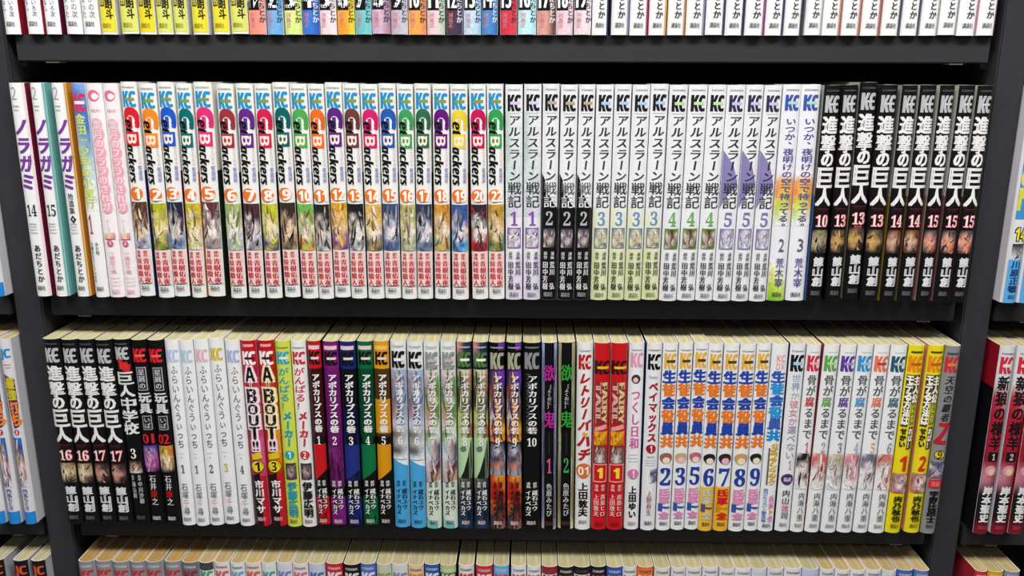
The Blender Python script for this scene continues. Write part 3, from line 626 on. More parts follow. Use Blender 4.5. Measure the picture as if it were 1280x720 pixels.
def bones(w, n, left=None, right=None):
    c, hair, sk = HN[n]
    b = Book(w, 'ecedee', left=left or 'd0d0d4', right=right or 'e0e0e2'); b.kc(c, None, 0.055, 0.135, -0.38, 0.42); b.rect(-0.3, 0.36, 0.036, 0.038, 'b0b0b0', 'imprint_lettering')
    b.rect(-0.25, 0.36, 0.088, 0.1, {1: 'f0b0b8', 2: 'b0d8a0', 3: 'a890d0', 4: '98c8ec', 5: 'a84030', 6: 'c0c0c0'}[n], 'imprint_logo')
    b.v('title_lettering', '骨が腐るまで', 0.0, 0.68, 0.15, 0.49, '5c6066', bold=0.03, cols=['54585e', '54585e', c if n != 6 else '306878', '54585e', '54585e', '54585e'])
    b.h('volume_number', SF(str(n)), -0.05, 0.22, 0.505, 0.56, {1: 'd85c70', 2: '98a8a0', 3: '787888', 4: '88b8d8', 5: 'e8a888', 6: '888c94'}[n])
    b.art(0.565, 0.76, [f'ecedee {hair} {hair} ecedee', f'{hair} {hair} {hair} {hair}', f'{hair} {sk} {sk} {hair}', f'ecedee {sk} e8dcdc {hair}', f'ecedee {sk} {hair} e8d8d8', 'ecedee e8e0e0 f0e4e4 ecedee', 'ecedee ecedee ecedee ecedee'], seed=n, noise=0.2)
    b.v('author_lettering', '内海八重', 0.05, 0.5, 0.775, 0.935, '5c6064', bold=0.01); b.pub('808488', 0.96)
    return b
def loud_yellow(w, n, left=None):
    b = Book(w, 'e8d820', left=left or '7c8c30', right='d87820' if n == 1 else '88a830')
    b.rect(-0.36, 0.38, 0.03, 0.04, '504818', 'imprint_lettering'); b.kc('e88c18', 'c06010', 0.055, 0.135, -0.4, 0.42)
    b.rect(0.0, 0.42, 0.15, 0.30, '40382c', 'title_lettering'); b.rect(-0.42, -0.02, 0.15, 0.42, '40382c', 'title_lettering')
    b.rect(0.05, 0.42, 0.29, 0.41, '7c8838', 'title_lettering'); b.rect(0.08, 0.42, 0.42, 0.54, '48402c', 'title_lettering')
    b.v('title_lettering', 'モテる方法は', -0.21, 0.36, 0.155, 0.41, 'f8f4e8', bold=0.06, heavy=True, box=True); b.v('title_lettering', '主人公', 0.21, 0.36, 0.155, 0.295, 'f8f4e8', bold=0.06, heavy=True, box=True)
    b.v('title_lettering', 'せかい', -0.21, 0.38, 0.425, 0.53, '2c2820', bold=0.06, heavy=True); b.v('title_lettering', 'にな', 0.22, 0.3, 0.30, 0.40, 'e8e040', bold=0.02); b.v('title_lettering', 'れば！', 0.24, 0.3, 0.425, 0.535, 'f8f4e8', bold=0.06, heavy=True)
    b.h('volume_number', SB(str(n)), -0.2, 0.22, 0.575, 0.655, 'd83018', bold=0.02)
    b.art(0.67, 0.775, ['b07878 c08080 a86868', '704048 e8c0c0 e8c8c8', 'a05860 f0dcd8 583840', 'c07080 a85060 e8c0c0'], seed=n, noise=0.35)
    b.v('author_lettering', '内乃秋也', 0.02, 0.6, 0.79, 0.935, '201c10', bold=0.05, heavy=True); b.pub('4c4820', 0.957)
    return b
def airship(w):
    b = Book(w, '8a8a8c', left='8a8a60', right='747476'); b.rect(-0.38, 0.4, 0.034, 0.046, '504c50', 'imprint_lettering'); b.kc('c83038', 'd88830', 0.055, 0.135, -0.4, 0.42)
    b.v('title_lettering', '天空の覇者', 0.02, 0.6, 0.15, 0.39, '1c1c24', bold=0.03, skew=0.2); b.h('title_lettering', SB('Z'), -0.42, 0.42, 0.395, 0.51, 'b82430', bold=0.05, skew=0.2)
    b.ell(0, 0.565, 0.36, '2c2418', k=0.95); b.ell(0, 0.565, 0.32, 'e8d028', k=0.9); b.h('volume_number', SB('9'), -0.16, 0.16, 0.545, 0.585, '3c2c10')
    b.art(0.605, 0.69, ['50406c 686088 302840', 'e0d8d8 40305c b0b0c8', '384070 e0d0d0 583c70', '504878 a04860 605880'], seed=4, noise=0.35); b.rect(-0.44, 0.44, 0.70, 0.745, 'd02c30', 'title_lettering'); b.h('title_lettering', '完結', -0.3, 0.3, 0.71, 0.735, 'e89090', bold=0.02)
    b.v('author_lettering', '宇野比呂士', 0.0, 0.56, 0.76, 0.935, '16161a', bold=0.06, heavy=True, box=True); b.pub('34343a', 0.955)
    return b

# ---- upper row (only the foot of the spines is in view)
def upper_plain(w, side): 
    b = Book(w, 'f2f2f2', left='f0f0f0', right=side)
    b.two('のはなし', 'いろいろ次', 0.80, 0.925, '6c6ca4', cols=(-0.28, 0.18), wd=0.3, bold=0.01); b.pub('50505c', 0.955); return b
def upper_grey(w):
    b = Book(w, 'f0f0f0', left='e4e4e4'); b.two('しまった', 'なかの次', 0.80, 0.93, '8c8c90', cols=(-0.28, 0.2), wd=0.34, bold=0.01); b.pub('505058', 0.955); return b
def upper_yellow(w, k):
    b = Book(w, 'f0f0ea', left='e4e4dc', right='e0e0dc'); b.rect(-0.48, 0.48, 0.3, 0.99, ['e8dc3c', 'dce070', 'ecd82c'][k]); b.rect(-0.42, -0.06, 0.80, 0.88, '5c4c20'); b.v('author_lettering', '原田', -0.24, 0.28, 0.805, 0.875, 'e8dc80', bold=0.02)
    b.v('author_lettering', '鳳朗斗', 0.18, 0.44, 0.80, 0.935, '28241c', bold=0.045, heavy=True); b.pub('9c9028', 0.962, -0.35, 0.25); return b
def upper_number(w, n):
    P = {1: 'f09080 f0a898', 2: '78b4e8 68a8dc', 3: 'dce890 d8e888', 4: '3c78d0 2c58b8', 5: 'f0d8dc f0e8ec', 6: 'f0a030 e8d840', 7: '70c0c8 80d0d0', 8: 'd0b0c8 a88098', 9: 'c0b0c0 c8d0e0', 10: 'f0a850 e88860', 11: 'e8c8cc b0d8b8', 12: '503848 403058',
         13: 'c0d8e8 a8d0f0', 14: '4888c8 3878b8', 15: 'd03848 d84858', 16: 'c0e8f0 b0e0f0', 17: 'd8a090 301c18', 18: 'e8c8d4 e8d0dc', 19: 'e8d4dc ecdce4'}[n].split()
    b = Book(w, 'f0f0f0', left='181820', right='e0e0e4'); b.art(0.3, 0.999, [f'{P[0]} {P[1]} {P[0]}', f'{P[1]} {P[0]} {P[1]}', f'{P[0]} {P[0]} {P[1]}'], seed=n, noise=0.1)
    b.rect(-0.48, 0.2, 0.76, 0.895, '0c0c10'); b.h('volume_number', str(n), -0.38, 0.14, 0.80, 0.885, 'f8f8f8', bold=0.05)
    dk = n in (4, 12, 14, 17); b.v('author_lettering', '河島正', -0.22, 0.3, 0.905, 0.97, 'd88090', bold=0.03); b.v('author_lettering', 'あだちとか', 0.32, 0.36, 0.80, 0.95, 'e8e8f0' if dk else '303038', bold=0.03); return b

# ---- lowest row (only the heads of the spines are in view)
def lower_book(w, bg, kcc, head=None, page='cdc397', old=False):
    b = Book(w, bg, left=bg, right='d8d8d8' if old else bg, top='ece4c8'); b.page = page
    if head: b.rect(-0.5, 0.5, 0.0, 0.045, head)
    b.h('imprint_lettering', 'KODANSHA', -0.36, 0.38, 0.02, 0.034, '50505a' if bg[0] in 'ef' else 'd8d8d8', bold=0.03)
    b.kc(kcc, 'c08830' if old else None, 0.05, 0.12, -0.38, 0.4); b.rect(-0.3, 0.3, 0.5, 0.502, kcc); return b

# ---- side bays
def jump(w, n):
    b = Book(w, 'dcdce0', right='d8d8de'); b.page = 'c8b080'
    b.h('imprint_logo', SB('JC'), -0.4, 0.36, 0.05, 0.11, '2888c8', bold=0.06); b.rect(-0.3, 0.3, 0.13, 0.135, 'd88890', 'imprint_lettering'); b.rect(-0.1, 0.3, 0.145, 0.15, 'd88890', 'imprint_lettering')
    b.poly([(-0.35, 0.18), (0.4, 0.21), (0.4, 0.36), (0.3, 0.46), (-0.1, 0.47), (-0.3, 0.36)], '403468', 'title_lettering')
    b.v('title_lettering', '最強', 0.04, 0.66, 0.20, 0.32, 'd8c020', bold=0.05, heavy=True, box=True, skew=0.1); b.v('title_lettering', '打ち', 0.12, 0.62, 0.325, 0.455, 'f08828', bold=0.06, heavy=True, box=True, skew=-0.1)
    b.ell(0.05, 0.49, 0.2, 'c84050', k=1.3); b.h('volume_number', str(n), -0.02, 0.12, 0.48, 0.502, 'f8f0f0')
    b.art(0.52, 0.79, ['1870c0 2078c8 1868b8', '302830 504040 2060a8', 'd8a890 f0d8d0 483838', 'e8a8b0 e8e0e4 e09080', 'c89888 d8d8e4 c87860', '504860 b0b0c0 dcdce0'], seed=n, noise=0.3, u0=-0.45, u1=0.3)
    b.v('author_lettering', '門馬もとき', 0.0, 0.4, 0.80, 0.92, '4c4890', bold=0.03); b.rect(-0.5, 0.5, 0.93, 0.999, '2888d8'); return b
def square_mag(w):
    b = Book(w, '17151c', right='c4c4cc', left='17151c'); b.page = 'c0b490'; b.h('imprint_logo', SB('JC'), -0.36, 0.38, 0.03, 0.095, 'd85830', bold=0.05); b.h('imprint_lettering', SB('SQ.'), -0.2, 0.4, 0.105, 0.135, 'e8e8e8', bold=0.02)
    b.v('title_lettering', '黒騎', 0.0, 0.6, 0.16, 0.30, 'd0a030', bold=0.03); return b
def red_side(w, n):
    b = Book(w, 'd8d8dc' if n < 3 else 'd0d0d4', left={1: 'a8182c', 2: 'e0e0e4', 3: 'a01c2c'}[n]); b.page = 'c4b482'
    b.art(0.17, 0.999, ['d8d8dc d8d8dc d8d8dc', 'b02838 c03848 d8c8cc', 'a81c30 b82438 b02838', 'a01830 b02038 a01828', '901830 a01830 981828', 'c88898 b06878 901828', '181418 181418 1c1418', '181418 181418 200c10', '801828 801828 801828'], seed=n, noise=0.12)
    b.kc('d0283c', 'f0e0e0', 0.055, 0.14, -0.36, 0.4, tiny='505058', tv=0.038)
    b.v('title_lettering', '新狼の様羊', 0.02, 0.8, 0.15, 0.54, '1c1418', bold=0.04, heavy=True)
    b.rect(-0.3, 0.36, 0.55, 0.60, '141214', 'number_badge'); b.h('volume_number', SF(str(n)), -0.08, 0.14, 0.558, 0.592, 'd8d0c8')
    b.ell(0, 0.65, 0.36, 'd898a0', 'cover_art', 1.1); b.ell(0.03, 0.655, 0.2, 'e8c8a0', 'cover_art', 1.1)
    b.v('author_lettering', '岸本聖史', 0.02, 0.66, 0.735, 0.935, 'ececec', bold=0.05, heavy=True); b.pub('c04050', 0.962)
    if n == 1: b.split = 0.22; b.lefttop = 'a8182c'; b.left = '17121a'
    return b
def blue_gate(w, n):
    b = Book(w, 'dcdce0', left='e0dce4'); b.rect(-0.36, 0.5, 0.10, 0.60, '3c90cc')
    b.v('title_lettering', '修羅の門', 0.1, 0.8, 0.14, 0.56, 'd8d848', bold=0.06, heavy=True, box=True); b.h('volume_number', SB('14'), -0.24, 0.46, 0.64, 0.70, '1c2430', bold=0.1, heavy=True); b.h('volume_number', SB('14'), -0.24, 0.46, 0.64, 0.70, 'ecdc30', bold=0.02)
    b.art(0.715, 0.79, ['282428 383438 302c30', 'd8d8dc c8c8d0 b8b8c0'], noise=0.3, u0=-0.3); b.rect(-0.38, 0.5, 0.79, 0.999, '58a8e0'); b.v('author_lettering', '川原正敏', 0.08, 0.62, 0.795, 0.95, '1c3464', bold=0.045, heavy=True); b.pub('284880', 0.97, -0.16, 0.34); return b

# ---------------------------------------------------------------- placing the books
def solve_x(px, y, z):
    """world X on the line (y, z) that the photograph shows at column px"""
    q = (px-640)/FPX
    # (P.AR) = q (P.AF), P = (X-CX, y+CD, z-CH)
    a = AR[0]-q*AF[0]; b = (AR[1]-q*AF[1])*(y+CD)+(AR[2]-q*AF[2])*(z-CH)
    return CX-b/a
def place_row(row, entries, yrow, leanfix=None, lift=None):
    """entries: (topL, topR, botL, botR, builder, label, group, lift)"""
    zb = -row*PITCHZ
    S = []
    for e in entries:
        tl, tr, bl, br = e[:4]
        S.append([solve_x(tl, yrow, zb+H), solve_x(tr, yrow, zb+H), solve_x(bl, yrow, zb), solve_x(br, yrow, zb)])
    for i in range(len(S)-1):                       # neighbours touch but never cut into each other
        for k in (0, 2):
            gap = S[i+1][k]-S[i][k+1]
            if gap < 0.0003:
                m = (S[i+1][k]+S[i][k+1])/2; S[i][k+1] = m-0.00016; S[i+1][k] = m+0.00016
    for i in range(len(S)):
        s = S[i]; wt = s[1]-s[0]; wb = s[3]-s[2]
        s.append(min(wt, wb) if abs(wt-wb) < 0.0012 else (wt+wb)/2)
    # axes: centres, then widths limited by the distance between neighbouring axes
    ct = [(s[0]+s[1])/2 for s in S]; cb = [(s[2]+s[3])/2 for s in S]; W = [s[4] for s in S]
    for _ in range(30):
        for i in range(len(S)-1):
            for c in (ct, cb):
                need = (W[i]+W[i+1])/2+0.00025; d = c[i+1]-c[i]
                if d < need:
                    k = (need-d)
                    c[i] -= k*0.25; c[i+1] += k*0.25; W[i] -= k*0.3; W[i+1] -= k*0.3
    out = []
    for i, e in enumerate(entries):
        lean = math.atan2(ct[i]-cb[i], H)
        li = e[7] if len(e) > 7 else 0.0
        z = ZO+zb+abs(math.sin(lean))*W[i]/2+0.0001+li
        z += abs(RNG.gauss(0, 0.00025)) if li == 0 else 0
        bk = e[4](W[i])
        dy = RNG.uniform(-0.0008, 0.0008) if len(e) < 9 else e[8]
        out.append(finish(bk, (cb[i], yrow+dy, z), lean, e[5], e[6]))
    return out

WORDS = ['zero', 'one', 'two', 'three', 'four', 'five', 'six', 'seven', 'eight', 'nine', 'ten', 'eleven', 'twelve', 'thirteen', 'fourteen', 'fifteen', 'sixteen', 'seventeen', 'eighteen', 'nineteen', 'twenty', 'twenty-one', 'twenty-two']
ORD = ['first', 'second', 'third', 'fourth', 'fifth', 'sixth', 'seventh', 'eighth', 'ninth', 'tenth', 'eleventh', 'twelfth', 'thirteenth', 'fourteenth', 'fifteenth', 'sixteenth',
       'seventeenth', 'eighteenth', 'nineteenth', 'twentieth', 'twenty-first', 'twenty-second', 'twenty-third', 'twenty-fourth', 'twenty-fifth']
# ---- middle row
T2 = [(7, 27.8, 45.3, 61.7), (34, 51.6, 68.3, 85), (60.5, 79, 95, 111.7), (86.2, 104, 118.8, 135), (104.7, 125.5, 136.7, 155.5), (126, 145, 156, 174),
      (146.4, 170, 175.8, 191), (170.8, 193, 198.4, 216.4), (194.2, 215.6, 218, 236), (216.9, 237.5, 239, 257), (239, 263.3, 260.2, 279.7), (268, 290.6, 288.3, 307.8), (292.5, 314.8, 311.2, 330), (315.6, 337.5, 333, 352.3),
      (339, 359.5, 355.8, 375), (360.6, 382, 378, 397.6), (383, 403.5, 398.7, 417), (404.7, 425.5, 418, 438), (427, 447.3, 438.8, 459), (449, 470.3, 459.8, 480), (471.4, 494, 481.3, 500.8), (494.5, 515.6, 502.3, 521),
      (516.4, 538.3, 522.2, 541), (539.4, 561, 543.4, 562.5), (562.5, 583.6, 565.6, 585.5), (585.5, 607, 590.6, 610), (607.8, 629, 611.4, 630.5),
      (631, 654, 632.3, 652.7), (655, 677.3, 654.4, 675), (678.4, 700.5, 675.5, 693.7), (701.6, 723, 696.6, 716.4), (724, 745.6, 717.2, 736), (746.6, 768, 738.3, 759), (768.7, 791, 760.2, 779.7), (792, 813.7, 780.8, 801), (814.4, 837, 802.3, 822.6),
      (838, 861, 824.2, 845.3), (862, 886.4, 847.2, 868.3), (887.2, 909.7, 869.5, 891.4), (910.5, 933.6, 892, 913.6), (934.4, 956, 914.5, 936), (957, 979.7, 937.2, 957.5),
      (981, 1003.5, 958.6, 981.2), (1004, 1027.8, 982.5, 1005.5),
      (1032.5, 1054, 1008, 1028), (1054.7, 1074.7, 1032.3, 1051.6), (1075.8, 1100, 1054.2, 1073.5), (1101.6, 1125.5, 1076.6, 1097), (1130.5, 1150, 1100, 1119.5), (1152.8, 1173.4, 1122, 1141.4), (1178, 1196.5, 1145.6, 1164), (1201.2, 1221.4, 1167, 1186), (1224.6, 1245.6, 1188.3, 1207)]
E2 = []
def wp(n, side, third=False): return lambda w: white_purple(w, n, side, third)
g = 'white volumes with purple titles, middle shelf'
E2 += [(wp(14, '7a1038'), 'white paperback with purple title numbered 14, crimson cover side, far left of middle row', g, 0),
       (wp(15, '78b8b4'), 'white paperback with purple title numbered 15 and teal cover side, middle row', g, 0),
       (wp(0, 'd9a033', True), 'white purple-titled paperback with black diamond mark and orange cover side, middle row', g, 0),
       (detective, 'paperback with blue sky top and yellow-green title, thin pink number 1, middle row', 'single volumes, middle shelf', 0),
       (lambda w: pink_title(w, 1), 'left of the two pale paperbacks with pink bubble titles, middle row', 'pink bubble-titled volumes', 0),
       (lambda w: pink_title(w, 2), 'right of the two pale paperbacks with pink bubble titles, middle row', 'pink bubble-titled volumes', 0)]
CN = {1: 'red', 2: 'orange', 3: 'blue', 4: 'teal', 5: 'pink', 6: 'brick red', 7: 'purple', 8: 'crimson', 9: 'dark teal', 10: 'green', 11: 'orange', 12: 'purple', 13: 'brown', 14: 'magenta', 15: 'blue', 16: 'green', 17: 'dark green', 18: 'purple', 19: 'yellow', 20: 'magenta', 22: 'green'}
for n in list(range(1, 21))+[22]:
    E2.append(((lambda w, n=n: orange_number(w, n)), 'white paperback with orange number %s and %s title initials, middle row' % (WORDS[n], CN[n]), 'orange-numbered volumes on the middle shelf', 0.0012 if n in (1, 3, 5, 9, 12) else 0))
POS = {2: ['left', 'right'], 3: ['leftmost', 'middle', 'rightmost'], 4: ['leftmost', 'second', 'third', 'rightmost']}
AN = {1: 'thin purple', 2: 'pale outlined', 3: 'blue', 4: 'green', 5: 'lavender'}
for n, cnt in ((1, 2), (2, 3), (3, 4), (4, 3), (5, 3)):
    for k in range(cnt):
        E2.append(((lambda w, n=n: grey_brush(w, n)), '%s of the %s paperbacks with charcoal katakana title and %s number %d' % (POS[cnt][k], {2: 'two', 3: 'three', 4: 'four'}[cnt], AN[n], n), 'pale volumes with charcoal brush titles', 0))
E2 += [(lambda w: dawn(w, 2), 'white paperback numbered 2 with violet title and yellow-green splash at the foot', 'violet-titled volumes with orange splash', 0.0006),
       (lambda w: dawn(w, 3), 'white paperback numbered 3 with violet title over orange splash, beside the black books', 'violet-titled volumes with orange splash', 0.0006)]
TL_ = ['5c88c8', None, 'a8a078', None, 'a88c40', '907048', 'c09080', '906060', '704850']
g = 'black volumes with bold white titles, middle shelf'
for k, (n, lab) in enumerate(((10, 'black paperback numbered 10 with bold white title, leftmost black book of middle row'), (13, 'black white-titled paperback numbered 13, immediately right of the black number 10'),
        (13, 'black paperback numbered 13 with extra red words, standing slightly taller in middle row'), (13, 'black white-titled paperback numbered 13, immediately left of the black number 14 books'),
        (14, 'left of the two black paperbacks numbered 14, middle row'), (14, 'right of the two black paperbacks numbered 14, middle row'),
        (15, 'leftmost of the three black paperbacks numbered 15, middle row'), (15, 'middle one of the three black paperbacks numbered 15, middle row'), (15, 'rightmost of the three black paperbacks numbered 15, beside the right upright'))):
    E2.append(((lambda w, n=n, k=k: titan(w, n, FACES[n], k, '限定版' if k == 2 else None, TL_[k])), lab, g, 0.0022 if k == 2 else 0))
place_row(1, [t+e[:3]+(e[3],) for t, e in zip(T2, E2)], 0.0)
assert len(T2) == len(E2)

# ---- lower row
T3 = [(50.2, 73.6, 85, 103), (74.7, 94, 104, 124.8), (95, 115.3, 125.6, 145.5), (116, 138.4, 146.7, 166.4), (139.2, 160, 167.8, 187.6), (161, 180.6, 188.4, 206), (182.5, 201, 207.6, 225),
      (203.3, 221.3, 226.4, 244), (222, 239.5, 245, 260.8), (240, 258.4, 261.6, 279.5), (258.8, 278.3, 280.8, 298.2), (279.4, 298, 299.4, 317.5), (299, 317.8, 319, 337.7), (319.2, 340.8, 339, 358),
      (342.3, 361, 359.5, 376.4), (362.2, 380.6, 377.5, 395.6), (381.9, 400, 397.2, 413), (401.7, 422, 414.7, 433), (423, 443, 434.3, 453.3), (445, 464.7, 454.2, 473), (465.8, 485.3, 473.8, 491.8),
      (486.9, 506, 493.3, 512.7), (508.3, 527.5, 513.6, 532.7), (529, 548, 533.4, 552), (550, 569, 554.2, 572), (570.5, 589, 573.3, 591.6), (590.8, 609.5, 593.3, 611.3), (611, 630.6, 612.8, 632.2), (633, 651.7, 634.2, 652.2),
      (654, 675.6, 653.3, 674.7), (677.5, 696.3, 676.5, 695.5), (698.6, 719, 696.6, 717.3), (722, 741.6, 718.6, 737.7), (744, 763.2, 739, 757.9), (765, 785.3, 759, 778.3), (787.7, 806.4, 780, 798.6), (809.5, 828.3, 800, 819),
      (829.8, 848.6, 820, 837.5), (849.4, 868, 838.8, 855.2), (869, 886.6, 856, 872.6), (886.9, 905.3, 873, 889.9), (907, 925.6, 891.5, 909.8), (926.3, 947, 911, 929.3), (948, 965.5, 930.5, 947), (966.9, 987.7, 947.8, 966.6),
      (989.2, 1008.8, 969, 987), (1009.8, 1029, 988.4, 1005), (1032, 1050.8, 1005.7, 1024.7), (1052.8, 1072.3, 1026.3, 1045), (1073.9, 1093.2, 1046, 1065.4), (1095, 1114.2, 1066.7, 1085.2), (1115.6, 1136, 1086.4, 1105.5),
      (1137.2, 1158.3, 1106.7, 1125.5), (1163.5, 1183.3, 1131.5, 1150.5), (1184, 1202.8, 1151.3, 1169.5)]
E3 = []
gb = 'black volumes with bold white titles, lower shelf'
for k, (n, lab) in enumerate(((16, 'left of the two black paperbacks numbered 16, far left of lower row'), (16, 'second black paperback from the left upright, lower row, numbered 16'),
                              (17, 'left of the two black paperbacks numbered 17, lower row'), (17, 'fourth black paperback from the left upright, lower row, numbered 17'))):
    E3.append(((lambda w, n=n, k=k: titan(w, n, FACES[n], k)), lab, gb, -0.0))
gs = 'single volumes, lower shelf'
E3 += [(school, 'black paperback numbered 3 with a red burst above its white title', gs, 0),
       (lambda w: toy(w, 1), 'black paperback with red number 01 and purple picture', 'black volumes with red numbers', 0), (lambda w: toy(w, 2), 'black paperback with red number 02 and orange picture', 'black volumes with red numbers', 0)]
gw = 'white volumes with thin hiragana titles'
for n, kcc, lab, li in ((1, 'b8c8ec', 'left of the two white paperbacks numbered 1 with pale blue logo and thin grey title', 0), (1, 'b4cce0', 'right of the two white paperbacks numbered 1 with pale blue logo and thin grey title', 0),
                    (2, 'e8b4c0', 'white thin-titled paperback numbered 2 with pale pink logo', 0), (3, 'd8bc40', 'white thin-titled paperback numbered 3 with yellow logo, standing slightly taller', 0.0025), (4, 'a8b4e0', 'white thin-titled paperback numbered 4 with lavender-blue logo', 0)):
    E3.append(((lambda w, n=n, kcc=kcc: witch(w, n, kcc)), lab, gw, li))
E3 += [(lambda w: stacked_letters(w, 1), 'left of the two red paperbacks with stacked black capitals and yellow discs', 'red volumes with stacked capitals', 0), (lambda w: stacked_letters(w, 3), 'right of the two red paperbacks with stacked black capitals, its yellow disc numbered three', 'red volumes with stacked capitals', 0),
       (lambda w: cheer(w, 1), 'lime paperback with teal title and teal disc numbered 1', 'hiragana cheer volumes', 0), (lambda w: cheer(w, 2), 'white paperback with red title, red disc numbered 2 and bold black author', 'hiragana cheer volumes', 0)]
ga = 'volumes with white katakana titles, lower shelf'
for n, lab in ((1, 'red and maroon paperback numbered 1 with white katakana title'), (2, 'purple paperback numbered 2 with white katakana title'), (3, 'navy and black paperback numbered 3 with white katakana title'),
               (4, 'dark green paperback numbered 4 with white katakana title'), (5, 'orange and brown paperback numbered 5 with white katakana title'),
               (6, 'left of the two paperbacks with grey-blue top and bright sky-blue foot'), (6, 'right of the two paperbacks with grey-blue top and bright sky-blue foot'),
               (7, 'left of the two white and leaf-green paperbacks with pale green foot'), (7, 'right of the two white and leaf-green paperbacks with pale green foot'),
               (8, 'left of the two pale green and black paperbacks numbered 8'), (8, 'right of the two pale green and black paperbacks numbered 8'),
               (9, 'left of the two orange, purple and red paperbacks numbered 9'), (9, 'right of the two orange, purple and red paperbacks numbered 9'), (10, 'all-black paperback numbered 10 with white katakana title')):
    E3.append(((lambda w, n=n: fortress(w, n)), lab, ga, 0))
E3 += [(lambda w: demon(w, 1), 'narrow black spine with magenta kanji, magenta number 1 and lilac edges', 'black volumes with coloured kanji', 0), (lambda w: demon(w, 2), 'narrow black spine with green kanji, green number 2 and yellowish edges', 'black volumes with coloured kanji', 0),
       (racer, 'white paperback with slanted red title and orange disc numbered 01', gs, 0),
       (lambda w: guild(w), 'left of the two bright red paperbacks with yellow number 1', 'bright red volumes', 0), (lambda w: guild(w), 'right of the two bright red paperbacks with yellow number 1', 'bright red volumes', 0),
       (spring, 'white paperback with pink hiragana title and pink disc numbered 1', gs, 0), (robot, 'white paperback with crimson katakana title and small crimson disc', gs, 0)]
gc = 'white volumes with blue and orange kanji titles'
for n in (2, 3, 5, 6, 7, 8, 9):
    E3.append(((lambda w, n=n: council(w, n)), 'paperback with big blue number %s under its blue and orange title' % WORDS[n] + (', yellow lower part' if n in (6, 7) else ''), gc, 0.0015 if n == 5 else (0.0005 if n in (9, 3) else 0)))
E3 += [(fanbook, 'white paperback with blue kanji title above a golden subtitle, no number', gs, 0), (choose, 'white paperback with pale blue and pink title above a dark violet disc', gs, 0)]
gh = 'white volumes with one coloured kanji in grey titles'
for n, c in ((1, 'red'), (2, 'green'), (3, 'violet'), (4, 'blue'), (5, 'orange'), (6, 'dark teal')):
    E3.append(((lambda w, n=n: bones(w, n, 'a04850' if n == 2 else None)), 'white grey-titled paperback numbered %s with %s logo, lower row' % (WORDS[n], c), gh, 0))
E3 += [(lambda w: loud_yellow(w, 1), 'bright yellow paperback with red number 1', 'bright yellow volumes', 0), (lambda w: loud_yellow(w, 2, 'e8c090'), 'bright yellow paperback with red number 2 and peach cover side', 'bright yellow volumes', 0),
       (airship, 'grey paperback with red letter Z and yellow number 9, far right of lower row', gs, 0)]
assert len(T3) == len(E3)
place_row(2, [t+e[:3]+(e[3],) for t, e in zip(T3, E3)], 0.0)

# ---- upper row: feet of the spines; the lean follows the middle row below
T1 = [(5, 24), (34, 53), (56, 74.5), (82, 102), (104, 124), (126, 145), (151, 172), (174.5, 194), (196, 215), (217.5, 234.5), (241, 260), (266, 285.5), (289, 310)]
TN = [(311, 332.5), (334, 354), (355.5, 377), (378, 399), (400, 420.5), (421.5, 443), (444, 464), (465, 487.5), (489, 509.5), (510.5, 532.5), (534, 556), (558, 578), (579.5, 601), (602.5, 622), (625, 646), (647.5, 670), (671, 694), (695, 716), (717.5, 738.5)]
TW = [(740, 760), (764, 785.5), (787, 809.5), (811, 832.5), (834.5, 856), (857.5, 880), (882, 905), (906.5, 929), (931, 954.5), (956.5, 978.6), (980, 1001), (1006, 1027), (1028, 1049.5), (1052, 1073.6), (1076.6, 1099), (1102, 1124), (1127, 1148.5), (1150.7, 1172.4), (1173.6, 1196), (1197, 1220), (1222, 1244)]
E1 = []
def foot(px):
    """lean of an upright book: its head is where perspective puts it"""
    return px
gu = 'white volumes at the left end of the upper shelf'
for k, s in enumerate(('9c1428', 'a83040', '6c1040')):
    E1.append(((lambda w, s=s: upper_plain(w, s)), '%s book from the left upright on the top row, white with violet words' % ORD[k], gu))
for k in range(2): E1.append((upper_grey, '%s of the two white books with grey words left of the yellow ones, top row' % ('left', 'right')[k], gu))
for k, q in enumerate((0, 1, 0, 1, 1, 0, 0, 1)):
    E1.append(((lambda w, q=[0, 1, 2][q] if k != 2 else 2: upper_yellow(w, q)), '%s of the eight yellow-footed paperbacks on the top row, counting from left' % ORD[k], 'yellow-footed volumes, top row'))
for n in range(1, 20):
    E1.append(((lambda w, n=n: upper_number(w, n)), 'paperback with white number %s in a black box above a coloured foot, top row' % WORDS[n], 'black-box numbered volumes, top row'))
SD = ['22245c', '9090a8', 'a83050', 'd8a050', 'c89060', '8890a8', '30305c', '28285c', '9c4890', '30305c', '303058', 'b8b8b8', 'd89070', 'd88870', 'c87860', '2c2c58', '30305c', 'a0a0a0', '989898', 'c88090', '702050']
for k in range(21):
    E1.append(((lambda w, k=k: white_purple(w, k+1, SD[k])), '%s white paperback to the right of the boxed number 19, top row' % ORD[k], 'white volumes, right half of top row'))
TT = T1+TN+TW; assert len(TT) == len(E1)
RT = []
for (a, b) in TT:
    xa, xb = solve_x(a, 0.010, 0), solve_x(b, 0.010, 0)
    RT.append((xa, xb))
def px_of(X, y, z):
    P = np.array([X-CX, y+CD, z-CH]); return 640+FPX*(P@AR)/(P@AF)
ent = []
for (xa, xb), e in zip(RT, E1):
    ent.append((px_of(xa+0.0006, 0.010, H), px_of(xb+0.0006, 0.010, H), px_of(xa, 0.010, 0), px_of(xb, 0.010, 0))+e+(0.0,))
place_row(0, ent, 0.010)

